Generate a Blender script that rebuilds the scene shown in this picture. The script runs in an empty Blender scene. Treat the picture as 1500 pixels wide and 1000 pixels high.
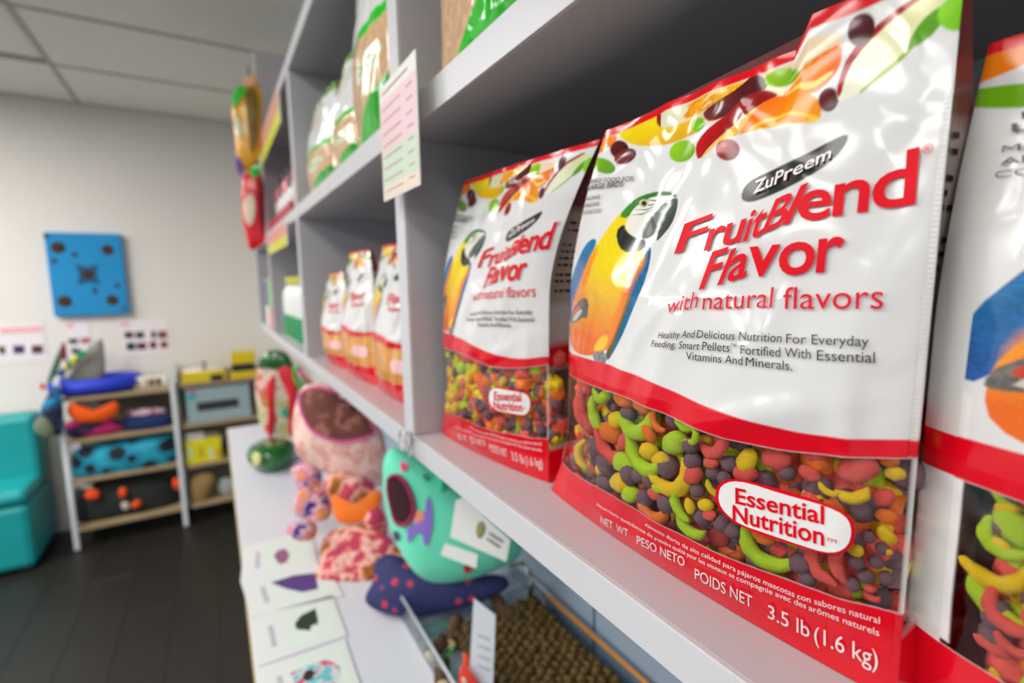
import bpy, bmesh, math, random
import numpy as np
from mathutils import Vector, Matrix, noise as mnoise
rnd = random.Random(7)
sc = bpy.context.scene
COL = sc.collection
# ------------------------------------------------------------------ camera, world, light, exposure
FPX = 732.0
_v1 = np.array([309-750, 500-418, -FPX]); _v2 = np.array([1985-750, 500-390, -FPX])
_v1 /= np.linalg.norm(_v1); _v2 -= _v1*(_v1@_v2); _v2 /= np.linalg.norm(_v2)
ROT = np.array([_v2, _v1, np.cross(_v2, _v1)])
EYE = 1.45; CAM = np.array([0, 0, EYE])
cd = bpy.data.cameras.new('camera'); cam = bpy.data.objects.new('camera', cd); COL.objects.link(cam)
cam.matrix_world = Matrix.Translation((0, 0, EYE)) @ Matrix(ROT.tolist()).to_4x4()
cd.sensor_width = 36; cd.lens = FPX/1500*36; cd.clip_start = .01; cd.clip_end = 50
cd.dof.use_dof = True; cd.dof.focus_distance = .262; cd.dof.aperture_fstop = 4.6
sc.camera = cam
sc.view_settings.view_transform = 'Standard'; sc.view_settings.look = 'None'
sc.view_settings.gamma = 1; sc.view_settings.use_curve_mapping = False
sc.view_settings.exposure = 0.0
w = bpy.data.worlds.new('daylight'); sc.world = w; w.use_nodes = True
w.node_tree.nodes['Background'].inputs[0].default_value = (.86, .93, 1, 1)
w.node_tree.nodes['Background'].inputs[1].default_value = 0.52
def area(name, loc, rot, sx, sy, watts, col):
    l = bpy.data.lights.new(name, 'AREA'); l.shape = 'RECTANGLE'; l.size = sx; l.size_y = sy
    l.energy = watts; l.color = col
    o = bpy.data.objects.new(name, l); COL.objects.link(o); o.location = loc; o.rotation_euler = rot
    return o
LIGHTS = [(-.87, .56, 4), (-.87, -1.3, 4), (-2.67, .56, 30), (-2.67, -1.3, 24), (-1.47, 2.36, 34), (-2.97, 2.66, 54)]  # unseen ceiling panels; the second last is added to brighten the back wall
for lx, ly, lw in LIGHTS:
    area('unseen_ceiling_lamp', (lx, ly, 2.462), (0, 0, 0), .5, 1.1, lw, (1, .96, .92))

# ------------------------------------------------------------------ projection helpers (measuring planes)
def hit(px, py, ax, val):
    d = ROT @ np.array([px-750, 500-py, -FPX]); t = (val-CAM[ax])/d[ax]
    return CAM + t*d
def hitpl(px, py, p0, n):
    d = ROT @ np.array([px-750, 500-py, -FPX]); n = np.array(n, float)
    return CAM + d*(((np.array(p0)-CAM)@n)/(d@n))

# ------------------------------------------------------------------ materials
def lin(c):
    return tuple(((x/255)/12.92 if x/255 <= .04045 else ((x/255+.055)/1.055)**2.4) for x in c)
MC = {}
def M(name, c, rough=.5, metal=0, spec=.5, var=0, vscale=8, bump=0, bscale=60, coat=0, alpha=1, trans=0, sheen=0):
    """plain procedural material: colour with noise variation, noise bump"""
    if name in MC: return MC[name]
    m = bpy.data.materials.new(name); m.use_nodes = True; nt = m.node_tree; b = nt.nodes['Principled BSDF']
    b.inputs['Base Color'].default_value = (*lin(c), 1); b.inputs['Roughness'].default_value = rough
    b.inputs['Metallic'].default_value = metal; b.inputs['Specular IOR Level'].default_value = spec
    b.inputs['Coat Weight'].default_value = coat; b.inputs['Alpha'].default_value = alpha
    b.inputs['Transmission Weight'].default_value = trans; b.inputs['Sheen Weight'].default_value = sheen
    tc = nt.nodes.new('ShaderNodeTexCoord')
    n = nt.nodes.new('ShaderNodeTexNoise'); n.inputs['Scale'].default_value = vscale
    nt.links.new(tc.outputs['Object'], n.inputs['Vector'])
    mx = nt.nodes.new('ShaderNodeMix'); mx.data_type = 'RGBA'
    lc = lin(c); v = max(var, .03)
    mx.inputs['A'].default_value = (*[x*(1-v) for x in lc], 1)
    mx.inputs['B'].default_value = (*[min(1, x*(1+v)) for x in lc], 1)
    nt.links.new(n.outputs['Fac'], mx.inputs['Factor']); nt.links.new(mx.outputs['Result'], b.inputs['Base Color'])
    if bump:
        n2 = nt.nodes.new('ShaderNodeTexNoise'); n2.inputs['Scale'].default_value = bscale
        n2.inputs['Detail'].default_value = 3
        nt.links.new(tc.outputs['Object'], n2.inputs['Vector'])
        bp = nt.nodes.new('ShaderNodeBump'); bp.inputs['Strength'].default_value = bump; bp.inputs['Distance'].default_value = .005
        nt.links.new(n2.outputs['Fac'], bp.inputs['Height']); nt.links.new(bp.outputs['Normal'], b.inputs['Normal'])
    MC[name] = m; return m
def Mpat(name, stops, scale=20, rough=.8, kind='voronoi', bump=.3, stretch=(1, 1, 1), coat=0, detail=2):
    """printed pattern: object-space cells or noise through a constant colour ramp"""
    if name in MC: return MC[name]
    m = bpy.data.materials.new(name); m.use_nodes = True; nt = m.node_tree; b = nt.nodes['Principled BSDF']
    b.inputs['Roughness'].default_value = rough; b.inputs['Coat Weight'].default_value = coat
    tc = nt.nodes.new('ShaderNodeTexCoord'); mp = nt.nodes.new('ShaderNodeMapping'); mp.inputs['Scale'].default_value = stretch
    nt.links.new(tc.outputs['Object'], mp.inputs['Vector'])
    r = nt.nodes.new('ShaderNodeValToRGB'); r.color_ramp.interpolation = 'CONSTANT' if kind != 'noise' else 'LINEAR'
    el = r.color_ramp.elements
    while len(el) < len(stops): el.new(.5)
    for e, (p, c) in zip(el, stops): e.position = p; e.color = (*lin(c), 1)
    if kind == 'voronoi':
        t = nt.nodes.new('ShaderNodeTexVoronoi'); t.inputs['Scale'].default_value = scale
        s = nt.nodes.new('ShaderNodeSeparateColor'); nt.links.new(t.outputs['Color'], s.inputs[0]); out = s.outputs[0]
    elif kind == 'spots':
        t = nt.nodes.new('ShaderNodeTexVoronoi'); t.inputs['Scale'].default_value = scale; out = t.outputs['Distance']
    else:
        t = nt.nodes.new('ShaderNodeTexNoise'); t.inputs['Scale'].default_value = scale; t.inputs['Detail'].default_value = detail; out = t.outputs['Fac']
    nt.links.new(mp.outputs['Vector'], t.inputs['Vector']); nt.links.new(out, r.inputs['Fac'])
    nt.links.new(r.outputs['Color'], b.inputs['Base Color'])
    if bump:
        n2 = nt.nodes.new('ShaderNodeTexNoise'); n2.inputs['Scale'].default_value = 40
        nt.links.new(tc.outputs['Object'], n2.inputs['Vector'])
        bp = nt.nodes.new('ShaderNodeBump'); bp.inputs['Strength'].default_value = bump; bp.inputs['Distance'].default_value = .006
        nt.links.new(n2.outputs['Fac'], bp.inputs['Height']); nt.links.new(bp.outputs['Normal'], b.inputs['Normal'])
    MC[name] = m; return m
def Mprint(name='printed_film', rough=.16, seal=False):
    """glossy printed plastic film: ink colour from the mesh's colour attribute, alpha = ink cover"""
    if name in MC: return MC[name]
    m = bpy.data.materials.new(name); m.use_nodes = True; nt = m.node_tree; b = nt.nodes['Principled BSDF']
    at = nt.nodes.new('ShaderNodeAttribute'); at.attribute_name = 'Col'
    nt.links.new(at.outputs['Color'], b.inputs['Base Color']); nt.links.new(at.outputs['Alpha'], b.inputs['Alpha'])
    b.inputs['Roughness'].default_value = rough; b.inputs['Specular IOR Level'].default_value = .42
    b.inputs['Coat Weight'].default_value = .15; b.inputs['Coat Roughness'].default_value = .05
    tc = nt.nodes.new('ShaderNodeTexCoord')
    n2 = nt.nodes.new('ShaderNodeTexNoise'); n2.inputs['Scale'].default_value = 26; n2.inputs['Detail'].default_value = 1.2
    n2.inputs['Distortion'].default_value = .8
    nt.links.new(tc.outputs['Object'], n2.inputs['Vector'])
    bp = nt.nodes.new('ShaderNodeBump'); bp.inputs['Strength'].default_value = .35; bp.inputs['Distance'].default_value = .006
    nt.links.new(n2.outputs['Fac'], bp.inputs['Height'])
    last = bp
    if seal:
        vo = nt.nodes.new('ShaderNodeTexVoronoi'); vo.inputs['Scale'].default_value = 520; vo.inputs['Randomness'].default_value = .1
        nt.links.new(tc.outputs['Object'], vo.inputs['Vector'])
        b2 = nt.nodes.new('ShaderNodeBump'); b2.inputs['Strength'].default_value = .5; b2.inputs['Distance'].default_value = .0008
        nt.links.new(vo.outputs['Distance'], b2.inputs['Height']); nt.links.new(bp.outputs['Normal'], b2.inputs['Normal']); last = b2
    nt.links.new(last.outputs['Normal'], b.inputs['Normal'])
    MC[name] = m; return m
def Mfilm(name='clear_film', tint=(1, 1, 1), base=.0, rough=.04):
    if name in MC: return MC[name]
    m = bpy.data.materials.new(name); m.use_nodes = True; nt = m.node_tree
    for n in list(nt.nodes): nt.nodes.remove(n)
    o = nt.nodes.new('ShaderNodeOutputMaterial'); mx = nt.nodes.new('ShaderNodeMixShader')
    g = nt.nodes.new('ShaderNodeBsdfGlossy'); g.inputs['Roughness'].default_value = rough
    t = nt.nodes.new('ShaderNodeBsdfTransparent'); t.inputs[0].default_value = (*tint, 1)
    tc = nt.nodes.new('ShaderNodeTexCoord'); n2 = nt.nodes.new('ShaderNodeTexNoise'); n2.inputs['Scale'].default_value = 30
    nt.links.new(tc.outputs['Object'], n2.inputs['Vector'])
    bp = nt.nodes.new('ShaderNodeBump'); bp.inputs['Strength'].default_value = .5; bp.inputs['Distance'].default_value = .006
    nt.links.new(n2.outputs['Fac'], bp.inputs['Height']); nt.links.new(bp.outputs['Normal'], g.inputs['Normal'])
    f = nt.nodes.new('ShaderNodeLayerWeight'); f.inputs['Blend'].default_value = .5
    nt.links.new(bp.outputs['Normal'], f.inputs['Normal'])
    pw = nt.nodes.new('ShaderNodeMath'); pw.operation = 'POWER'; pw.inputs[1].default_value = 5
    nt.links.new(f.outputs['Facing'], pw.inputs[0])          # thin sheet: the same reflectance from both sides
    ad = nt.nodes.new('ShaderNodeMath'); ad.operation = 'MULTIPLY_ADD'; ad.inputs[1].default_value = .9; ad.inputs[2].default_value = .045+base; ad.use_clamp = True
    nt.links.new(pw.outputs[0], ad.inputs[0]); nt.links.new(ad.outputs[0], mx.inputs[0])
    nt.links.new(t.outputs[0], mx.inputs[1]); nt.links.new(g.outputs[0], mx.inputs[2]); nt.links.new(mx.outputs[0], o.inputs[0])
    MC[name] = m; return m

# ------------------------------------------------------------------ object helpers
def link(name, me, mat=None, parent=None, smooth=False):
    if mat: me.materials.append(mat)
    if smooth: me.polygons.foreach_set('use_smooth', [True]*len(me.polygons))
    o = bpy.data.objects.new(name, me); COL.objects.link(o)
    if parent is not None: o.parent = parent
    return o
def tag(o, label, cat, group=None):
    o['label'] = label; o['category'] = cat
    if group: o['group'] = group
    return o
def struct(o): o['kind'] = 'structure'; return o
def empty(name, loc, label=None, cat=None, group=None):
    o = bpy.data.objects.new(name, None); COL.objects.link(o); o.location = loc; o.empty_display_size = .02
    if label: tag(o, label, cat, group)
    return o
class MB:
    """collects primitives given in world coordinates; build() stores them relative to the parent's place"""
    def __init__(s): s.bm = bmesh.new()
    def _new(s, fn):
        n = len(s.bm.verts); fn(); s.bm.verts.ensure_lookup_table(); return s.bm.verts[n:]
    def box(s, lo, hi, bev=0, rot=None, piv=None, seg=2):
        lo, hi = Vector(lo), Vector(hi); r = bmesh.ops.create_cube(s.bm, size=1)
        vs = r['verts']; c = (lo+hi)/2; d = hi-lo
        for v in vs: v.co = Vector((v.co.x*d.x, v.co.y*d.y, v.co.z*d.z))+c
        if bev:
            es = list({e for v in vs for e in v.link_edges})
            q = bmesh.ops.bevel(s.bm, geom=es, offset=bev, segments=seg, affect='EDGES', profile=.5)
            vs = list({v for f in q['faces'] for v in f.verts} | {v for v in vs if v.is_valid})
        if rot is not None:
            p = Vector(piv) if piv is not None else c
            for v in vs: v.co = rot @ (v.co-p)+p
        return s
    def tube(s, pts, r, n=8, closed=False, r2=None):
        pts = [Vector(p) for p in pts]; rings = []; N = len(pts)
        for i, p in enumerate(pts):
            a = pts[(i-1) % N] if (closed or i > 0) else p; b = pts[(i+1) % N] if (closed or i < N-1) else p
            t = (b-a).normalized(); u = t.cross(Vector((0, 0, 1)))
            if u.length < .05: u = t.cross(Vector((0, 1, 0)))
            u.normalize(); q = t.cross(u)
            rr = r if r2 is None else r+(r2-r)*i/max(1, N-1)
            rings.append([s.bm.verts.new(p+rr*(math.cos(k*2*math.pi/n)*u+math.sin(k*2*math.pi/n)*q)) for k in range(n)])
        for i in range(N if closed else N-1):
            A, B = rings[i], rings[(i+1) % N]
            for k in range(n): s.bm.faces.new((A[k], A[(k+1) % n], B[(k+1) % n], B[k]))
        if not closed: s.bm.faces.new(rings[0][::-1]); s.bm.faces.new(rings[-1])
        return s
    def lathe(s, c, prof, n=24, sx=1, sy=1):
        rings = []
        for (r, z) in prof:
            rings.append([s.bm.verts.new((c[0]+r*sx*math.cos(2*math.pi*k/n), c[1]+r*sy*math.sin(2*math.pi*k/n), c[2]+z)) for k in range(n)])
        for A, B in zip(rings, rings[1:]):
            for k in range(n): s.bm.faces.new((A[k], A[(k+1) % n], B[(k+1) % n], B[k]))
        s.bm.faces.new(rings[0][::-1]); s.bm.faces.new(rings[-1]); return s
    def build(s, name, mat, parent=None, smooth=False, jitter=0, jf=20):
        off = Vector(parent.location) if parent is not None and parent.parent is None and parent.type == 'EMPTY' else Vector((0, 0, 0))
        if parent is not None and parent.parent is not None: off = Vector(parent.parent.location)
        for v in s.bm.verts:
            if jitter: v.co += jitter*mnoise.noise_vector(v.co*jf)
            v.co -= off
        bmesh.ops.recalc_face_normals(s.bm, faces=s.bm.faces)
        me = bpy.data.meshes.new(name); s.bm.to_mesh(me); s.bm.free()
        return link(name, me, mat, parent, smooth)
def box(name, lo, hi, mat, parent=None, bev=.002, rot=None, piv=None):
    return MB().box(lo, hi, bev, rot, piv).build(name, mat, parent)
def single(o, base=None):
    """moves the origin of a one-mesh thing to its base centre"""
    co = np.array([v.co[:] for v in o.data.vertices]); c = (co.min(0)+co.max(0))/2; c[2] = co[:, 2].min()
    for v in o.data.vertices: v.co = Vector(v.co)-Vector(c)
    o.location = c; return o
def smooth_poly(P, it=2):
    P = [np.array(p, float) for p in P]
    for _ in range(it):
        Q = []
        for i in range(len(P)):
            a, b = P[i], P[(i+1) % len(P)]; Q += [a*.75+b*.25, a*.25+b*.75]
        P = Q
    return P
def pillow_mesh(pts, thick, n, rings=9, back=.6, wob=0, wf=14, flat=.5):
    """inflated shape over a 3D outline: front and back skins meeting at the outline"""
    P = np.array(pts); c = P.mean(0); n = np.array(n, float); n /= np.linalg.norm(n); N = len(P)
    V = []; F = []
    for side, t in ((1, thick), (-1, thick*back)):
        base = len(V)
        for k in range(rings):
            r = math.cos(k*math.pi/2/rings); h = math.sin(k*math.pi/2/rings)**(flat*2) if k else 0
            for p in P:
                q = c+(p-c)*r+n*side*t*h
                V.append(q)
        V.append(c+n*side*t); top = len(V)-1
        for k in range(rings-1):
            for i in range(N):
                j = (i+1) % N; a, b2, c2, d = base+k*N+i, base+k*N+j, base+(k+1)*N+j, base+(k+1)*N+i
                F.append((a, b2, c2, d) if side > 0 else (d, c2, b2, a))
        for i in range(N):
            j = (i+1) % N; a, b2 = base+(rings-1)*N+i, base+(rings-1)*N+j
            F.append((a, b2, top) if side > 0 else (top, b2, a))
    bm = bmesh.new(); vs = [bm.verts.new(v) for v in V]
    for f in F: bm.faces.new([vs[i] for i in f])
    bmesh.ops.remove_doubles(bm, verts=bm.verts, dist=1e-5)
    for v in bm.verts:
        if wob: v.co += wob*mnoise.noise_vector(v.co*wf)
    bmesh.ops.recalc_face_normals(bm, faces=bm.faces)
    return bm
def pillow(name, px, p0, n, thick, mat, parent=None, off=0, sm=2, rings=9, **k):
    """px: outline read off the photo, laid in the upright plane through p0 with normal n"""
    nn = np.array(n, float); nn /= np.linalg.norm(nn)
    P = [hitpl(x, y, np.array(p0)+nn*off, n) for x, y in smooth_poly(px, sm)]
    bm = pillow_mesh(P, thick, n, rings, **k)
    o_ = Vector(parent.location) if parent is not None else Vector((0, 0, 0))
    for v in bm.verts: v.co -= o_
    me = bpy.data.meshes.new(name); bm.to_mesh(me); bm.free()
    o = link(name, me, mat, parent, True)
    if parent is None: single(o)
    return o

def front_fn(body, nn, depth):
    P = np.array(body); cc = P.mean(0); dr = (P-cc); R = np.linalg.norm(dr, axis=1); dr = dr/R[:, None]
    def f(p):
        d = p-cc; L = np.linalg.norm(d); k = int(np.argmax(dr@(d/(L+1e-9))))
        return depth*math.sqrt(max(.0, 1-min(1, L/R[k])**2))
    return f
def decal(name, px, body_px, p0, n, depth, mat, parent, lift=.003, wob=0, wf=11, sm=2, K=6):
    """patch that follows the front skin of an inflated shape"""
    nn = np.array(n, float); nn /= np.linalg.norm(nn); p0 = np.array(p0, float)
    f = front_fn([hitpl(x, y, p0, n) for x, y in smooth_poly(body_px, 2)], nn, depth)
    def on(x, y):
        o = 0
        for _ in range(6):
            q = hitpl(x, y, p0+nn*o, n)-nn*o; o = .5*o+.5*f(q)
        return q+nn*(f(q)+lift)
    P = smooth_poly(px, sm); c = np.mean(P, 0); N = len(P); V = []; F = []
    for k in range(K): V += [on(*(c+(p-c)*(1-k/K))) for p in P]
    V.append(on(*c))
    V = [Vector(v) for v in V]
    if wob: V = [v+wob*mnoise.noise_vector((v-Vector(nn)*lift)*wf) for v in V]
    for k in range(K-1): F += [(k*N+i, k*N+(i+1) % N, (k+1)*N+(i+1) % N, (k+1)*N+i) for i in range(N)]
    F += [((K-1)*N+i, (K-1)*N+(i+1) % N, K*N) for i in range(N)]
    me = bpy.data.meshes.new(name); me.from_pydata([tuple(v-parent.location) for v in V], [], F); me.update()
    link(name, me, mat, parent, True); return V[:N]

# ------------------------------------------------------------------ the setting
white_wall = M('painted_wall', (226, 222, 217), .9, var=.03, vscale=1.5, bump=.1, bscale=200)
melamine = M('white_melamine', (210, 211, 217), .32, var=.02)
melamine_shaded = M('shaded_white_melamine', (190, 189, 194), .3, var=.02)  # white boards greyed: the shelf interior's shade is put into the colour
tile_m = M('ceiling_tile_board', (238, 236, 228), .95, var=.03, bump=.25, bscale=300)
bar_m = M('ceiling_bar_paint', (176, 174, 166), .6)
dark = M('dark_joint_board', (38, 36, 36), .7)  # dark board showing in the joints between the backing panels
def Mfloor():
    m = M('dark_vinyl_plank', (34, 31, 28), .42, var=.25, vscale=5, bump=.05)
    return m
WY, CZ = 3.85, 2.5
struct(box('floor', (-4.5, -2.5, -.05), (.55, WY+.1, -.004), M('floor_gap', (22, 20, 18), .6), bev=0))
flo = bpy.data.objects['floor']
pm = bpy.data.meshes.new('plank')
bm = bmesh.new(); bmesh.ops.create_cube(bm, size=1)
for v in bm.verts: v.co = Vector((v.co.x*.179, v.co.y*1.198, v.co.z*.004+.002-.004))
bmesh.ops.bevel(bm, geom=bm.edges[:], offset=.001, segments=1, affect='EDGES'); bm.to_mesh(pm); bm.free()
pm.materials.append(Mfloor())
for i in range(14):
    for j in range(4):
        o = bpy.data.objects.new('floor_plank', pm); COL.objects.link(o); o.parent = flo
        o.location = (.46-i*.18-.09, WY-.6-j*1.2+(.4*(i % 3)-.4), 0)
struct(box('wall_back', (-4.5, WY, 0), (.6, WY+.1, CZ+.05), white_wall, bev=0))
struct(box('wall_right', (.53, -2.5, 0), (.6, WY, CZ+.05), white_wall, bev=0))
cl = struct(box('ceiling', (-4.5, -2.5, CZ+.012), (.6, WY+.1, CZ+.06), tile_m, bev=0))
xs = [-.57+1.2*k for k in range(-3, 2)]; ys = [WY-.595*k for k in range(0, 12)]
tm = bpy.data.meshes.new('ceiling_tile'); bm = bmesh.new(); bmesh.ops.create_cube(bm, size=1)
for v in bm.verts: v.co = Vector((v.co.x*1.186, v.co.y*.58, v.co.z*.012))
bmesh.ops.bevel(bm, geom=bm.edges[:], offset=.004, segments=1, affect='EDGES'); bm.to_mesh(tm); bm.free(); tm.materials.append(tile_m)
holes = []
for x0 in xs[:-1]:
    for k in range(len(ys)-1):
        cx, cy = x0+.6, ys[k]-.2975
        if any(abs(cx-lx) < .62 and abs(cy-ly) < .62 for lx, ly, lw in LIGHTS): continue
        o = bpy.data.objects.new('ceiling_tile', tm); COL.objects.link(o); o.parent = cl; o.location = (cx, cy, CZ+.006)
for x0 in xs[:-1]:
    box('ceiling_bar', (x0-.011, -2.5, CZ-.004), (x0+.011, WY, CZ+.011), bar_m, cl, 0)
for y0 in ys[:-1]:
    for x0 in (-4.2,): box('ceiling_bar', (x0, y0-.011, CZ-.0035), (.53, y0+.011, CZ+.011), bar_m, cl, 0)
lampm = bpy.data.materials.new('lit_diffuser'); lampm.use_nodes = True
b_ = lampm.node_tree.nodes['Principled BSDF']; b_.inputs['Base Color'].default_value = (.9, .9, .9, 1)
b_.inputs['Emission Color'].default_value = (1, .96, .9, 1); b_.inputs['Emission Strength'].default_value = 6
for i, (lx, ly, lw) in enumerate(LIGHTS):
    e = empty('unseen_ceiling_light', (lx, ly, 2.47), 'recessed white rectangular ceiling light panel, unseen, placed to light the aisle and far wall', 'light', 'ceiling light panels')
    fr = MB()
    for a, b in (((-.29, -.59), (.29, -.56)), ((-.29, .56), (.29, .59)), ((-.29, -.56), (-.26, .56)), ((.26, -.56), (.29, .56))):
        fr.box((lx+a[0], ly+a[1], 2.475), (lx+b[0], ly+b[1], 2.512), .002)
    fr.build('frame', melamine, e); box('diffuser', (lx-.26, ly-.56, 2.49), (lx+.26, ly+.56, 2.505), lampm, e, 0)
struct(box('baseboard_back', (-4.5, WY-.012, 0), (.53, WY, .09), melamine, bev=.003))

# window side of the room, left of the frame
struct(box('wall_left', (-4.6, -2.5, 0), (-4.5, WY+.1, .55), white_wall, bev=0))
struct(box('wall_left', (-4.6, -2.5, 2.4), (-4.5, WY+.1, CZ+.05), white_wall, bev=0))
win = struct(MB().box((-4.58, -2.5, .55), (-4.52, WY, .6)).box((-4.58, -2.5, 2.35), (-4.52, WY, 2.4)).build('window_1', melamine))
for yy in (-2.48, -.9, .68, 2.26, 3.80): box('mullion', (-4.575, yy, .6), (-4.525, yy+.05, 2.35), melamine, win, .003)
for yy in (-2.43, -.85, .73, 2.31): box('pane', (-4.552, yy, .6), (-4.548, yy+(1.53 if yy < 2 else 1.49), 2.35), Mfilm('window_glass', (1, 1, 1), 0, .0), win, 0)
# ------------------------------------------------------------------ the shelving: carcass boards
XF, XB = .19, .50
def unit(name, label, y0, y1, boards, z0, z1, divs, lastz):
    e = empty(name, (XF, (y0+y1)/2, z0), label, 'shelf unit')
    for (zb, zt) in boards:
        bd = box('shelf_board', (XF+.001, y0, zb), (XB, y1, zt), melamine_shaded, e, .0012)
        box('edge_band', (XF-.0012, y0, zb), (XF+.0015, y1, zt), melamine, bd, .0006)
    for (a, b, za, zb) in divs:
        dv = box('side_panel', (XF+.002, a, za), (XB, b, zb), melamine_shaded, e, .0012)
        box('edge_band', (XF-.0008, a, za), (XF+.003, b, zb), melamine, dv, .0006)
    box('back_panel', (XB, y0, z0), (XB+.012, y1, z1), M('back_panel_board', (186, 188, 192), .5), e, 0)
    return e
ZL, ZM, ZT = 1.272, 1.635, 1.97
unit('shelf_unit', 'long white melamine shelf unit holding the bags of bird food above the table', -.85, 2.04,
     [(1.247, ZL), (1.6065, ZM), (1.94, ZT)], 1.247, 1.97,
     [(-.235, -.205, ZL, 1.6065), (-.235, -.205, ZM, 1.94), (.545, .575, ZL, 1.6065), (.545, .575, ZM, 1.94),
      (1.306, 1.336, ZL, 1.6065), (1.306, 1.336, ZM, 1.94)], 0)
unit('tall_shelf_unit', 'taller white shelf unit at the far end of the row beside the wall', 2.04, 2.66,
     [(1.247, ZL), (1.6065, ZM), (1.94, ZT)], 1.247, 2.25,
     [(2.0405, 2.07, 1.247, 2.26), (2.63, 2.66, ZL, 2.26)], 0)
# base carcass below: white table and the blue-grey slatted back panels under the shelf
tb = empty('display_table', (.25, .9, 0), 'long white display table below the shelf unit', 'table')
TZ = .88
box('table_top', (.013, -.6, TZ-.035), (.46, 2.26, TZ), M('table_laminate', (214, 216, 226), .3), tb, .002)
box('edge_strip', (.0105, -.6, TZ-.034), (.0128, 2.26, TZ-.001), M('birch_edge', (206, 190, 150), .5), tb, 0)
for yy in (-.5, 2.1):
    for xx in (.06, .38): box('leg', (xx, yy, 0), (xx+.05, yy+.05, TZ-.036), melamine, tb, .003)
bp_ = empty('backing_board', (.45, .9, TZ), 'grey blue backing board of panels with dark joints between table and shelf', 'panel')
pan = M('blue_grey_panel', (150, 168, 186), .35, var=.04)
for k in range(-3, 6):
    y0 = .543+k*.4
    if y0 > 2.2: continue
    box('panel', (.4605, y0-.397 if k else .146, TZ-.3), (.475, y0-.003, 1.2465), pan, bp_, .001)
box('joint_backing', (.476, -1.0, TZ-.3), (.485, 2.5, 1.2465), dark, bp_, 0)

# ------------------------------------------------------------------ pouch geometry
def interp(t, xs_, ys_): return np.interp(t, xs_, ys_)
class Pouch:
    def __init__(s, xl, xr, yl, yr, z0, H, B=.03, D=.075, flare=.025, inset=.035, lean=.006, seed=0, wr=1.0, insetr=0., step=0.):
        s.__dict__.update(locals()); del s.__dict__['s']
        s.ph = np.array([random.Random(seed).uniform(0, 6.28) for _ in range(12)])
    def wrk(s, u, v):
        W = abs(s.yl-s.yr); X = u*W; Y = v*s.H; p = s.ph
        w_ = .0011*np.sin(38*X+55*Y+p[0]+1.5*np.sin(30*Y+p[1]))*np.clip(v*1.6-.2, .1, 1)
        w_ += .0007*np.sin(120*X-70*Y+p[2]+2*np.sin(45*X+p[3]))
        w_ += .0005*np.sin(210*Y+60*X+p[4]+1.5*np.sin(90*X))*np.clip((v-.75)*5, 0, 1)*2
        for (a, b, c, d, A, q) in ((.93, .08, .90, .56, .0022, .006), (.9, .45, .6, .36, .0018, .007), (.55, .63, .42, .48, .0014, .006),
                                   (.80, .64, .72, .47, .0016, .006), (.07, .36, .17, .24, .0018, .0035), (.6, .95, .88, .74, .0022, .009)):
            ax, ay, bx, by = a*W, b*s.H, c*W, d*s.H
            L2 = (bx-ax)**2+(by-ay)**2; t = np.clip(((X-ax)*(bx-ax)+(Y-ay)*(by-ay))/L2, 0, 1)
            dd = np.hypot(X-ax-t*(bx-ax), Y-ay-t*(by-ay)); w_ = w_+A*np.exp(-(dd/q)**2)*np.sin(np.pi*np.clip(t, .08, .92))
        env = np.clip(np.minimum(u, 1-u)*12, 0, 1)*np.clip(v*12, 0, 1)
        return w_*env*s.wr
    def ylv(s, v):
        sg = 1 if s.yl > s.yr else -1
        return s.yl+sg*s.flare*np.clip(1-v/.28, 0, 1)**2 - sg*s.inset*np.clip((v-.6)/.4, 0, 1)**1.6
    def yrv(s, v):
        sg = 1 if s.yl > s.yr else -1
        return s.yr + sg*s.insetr*np.clip((v-.6)/.4, 0, 1)**1.6
    def X(s, u, v):
        prof = np.interp(v, [0, .06, .2, .4, .6, .8, 1], [.30, .62, .95, 1, .8, .42, .1])
        return s.xl+(s.xr-s.xl)*u+s.lean*v**2 - s.B*prof*np.clip(np.sin(np.pi*np.clip(u, 0.0, 1.0)), 0, 1)**.75 - s.wrk(u, v)
    def S(s, u, v):
        u = np.asarray(u, float); v = np.asarray(v, float)
        y = s.ylv(v)+(s.yrv(v)-s.ylv(v))*u
        return np.stack([s.X(u, v), y, s.z0+(v+s.dz(u, v))*s.H], -1)
    def dz(s, u, v): return s.step*np.clip((np.asarray(u)-.70)/.03, 0, 1)*np.clip((v-.78)/.22, 0, 1)**2
    def uvv(s, PX):
        PX = np.asarray(PX, float); D = np.stack([PX[:, 0]-750, 500-PX[:, 1], np.full(len(PX), -FPX)], 1) @ ROT.T
        x = np.full(len(PX), (s.xl+s.xr)/2-.015)
        for _ in range(40):
            t = (x-CAM[0])/D[:, 0]; y = CAM[1]+t*D[:, 1]; z = CAM[2]+t*D[:, 2]
            v = (z-s.z0)/s.H; 
            for _k in range(2):
                vc = np.clip(v, 0, 1); u = (y-s.ylv(vc))/(s.yrv(vc)-s.ylv(vc)); v = (z-s.z0)/s.H-s.dz(u, vc)
            x = .6*x+.4*s.X(np.clip(u, 0, 1), np.clip(v, 0, 1))
        return np.stack([u, v], 1)
    def uv(s, px, py):
        return tuple(s.uvv([(px, py)])[0])
    def uv_old(s, px, py):
        x = (s.xl+s.xr)/2-.015
        for _ in range(40):
            P = hit(px, py, 0, x); v = (P[2]-s.z0)/s.H; vc = min(max(v, 0), 1)
            u = (P[1]-s.ylv(vc))/(s.yrv(vc)-s.ylv(vc))
            x = .6*x+.4*float(s.X(np.array(min(max(u, 0), 1)), np.array(vc)))
        return u, v
HERO = Pouch(.236, .232, .310, .081, ZL+.0005, .279, seed=3, step=.045)
def H_(pts, scale=1, ox=0, oy=0): return [tuple(p) for p in HERO.uvv([(ox+x/scale, oy+y/scale) for x, y in pts])]

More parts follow.
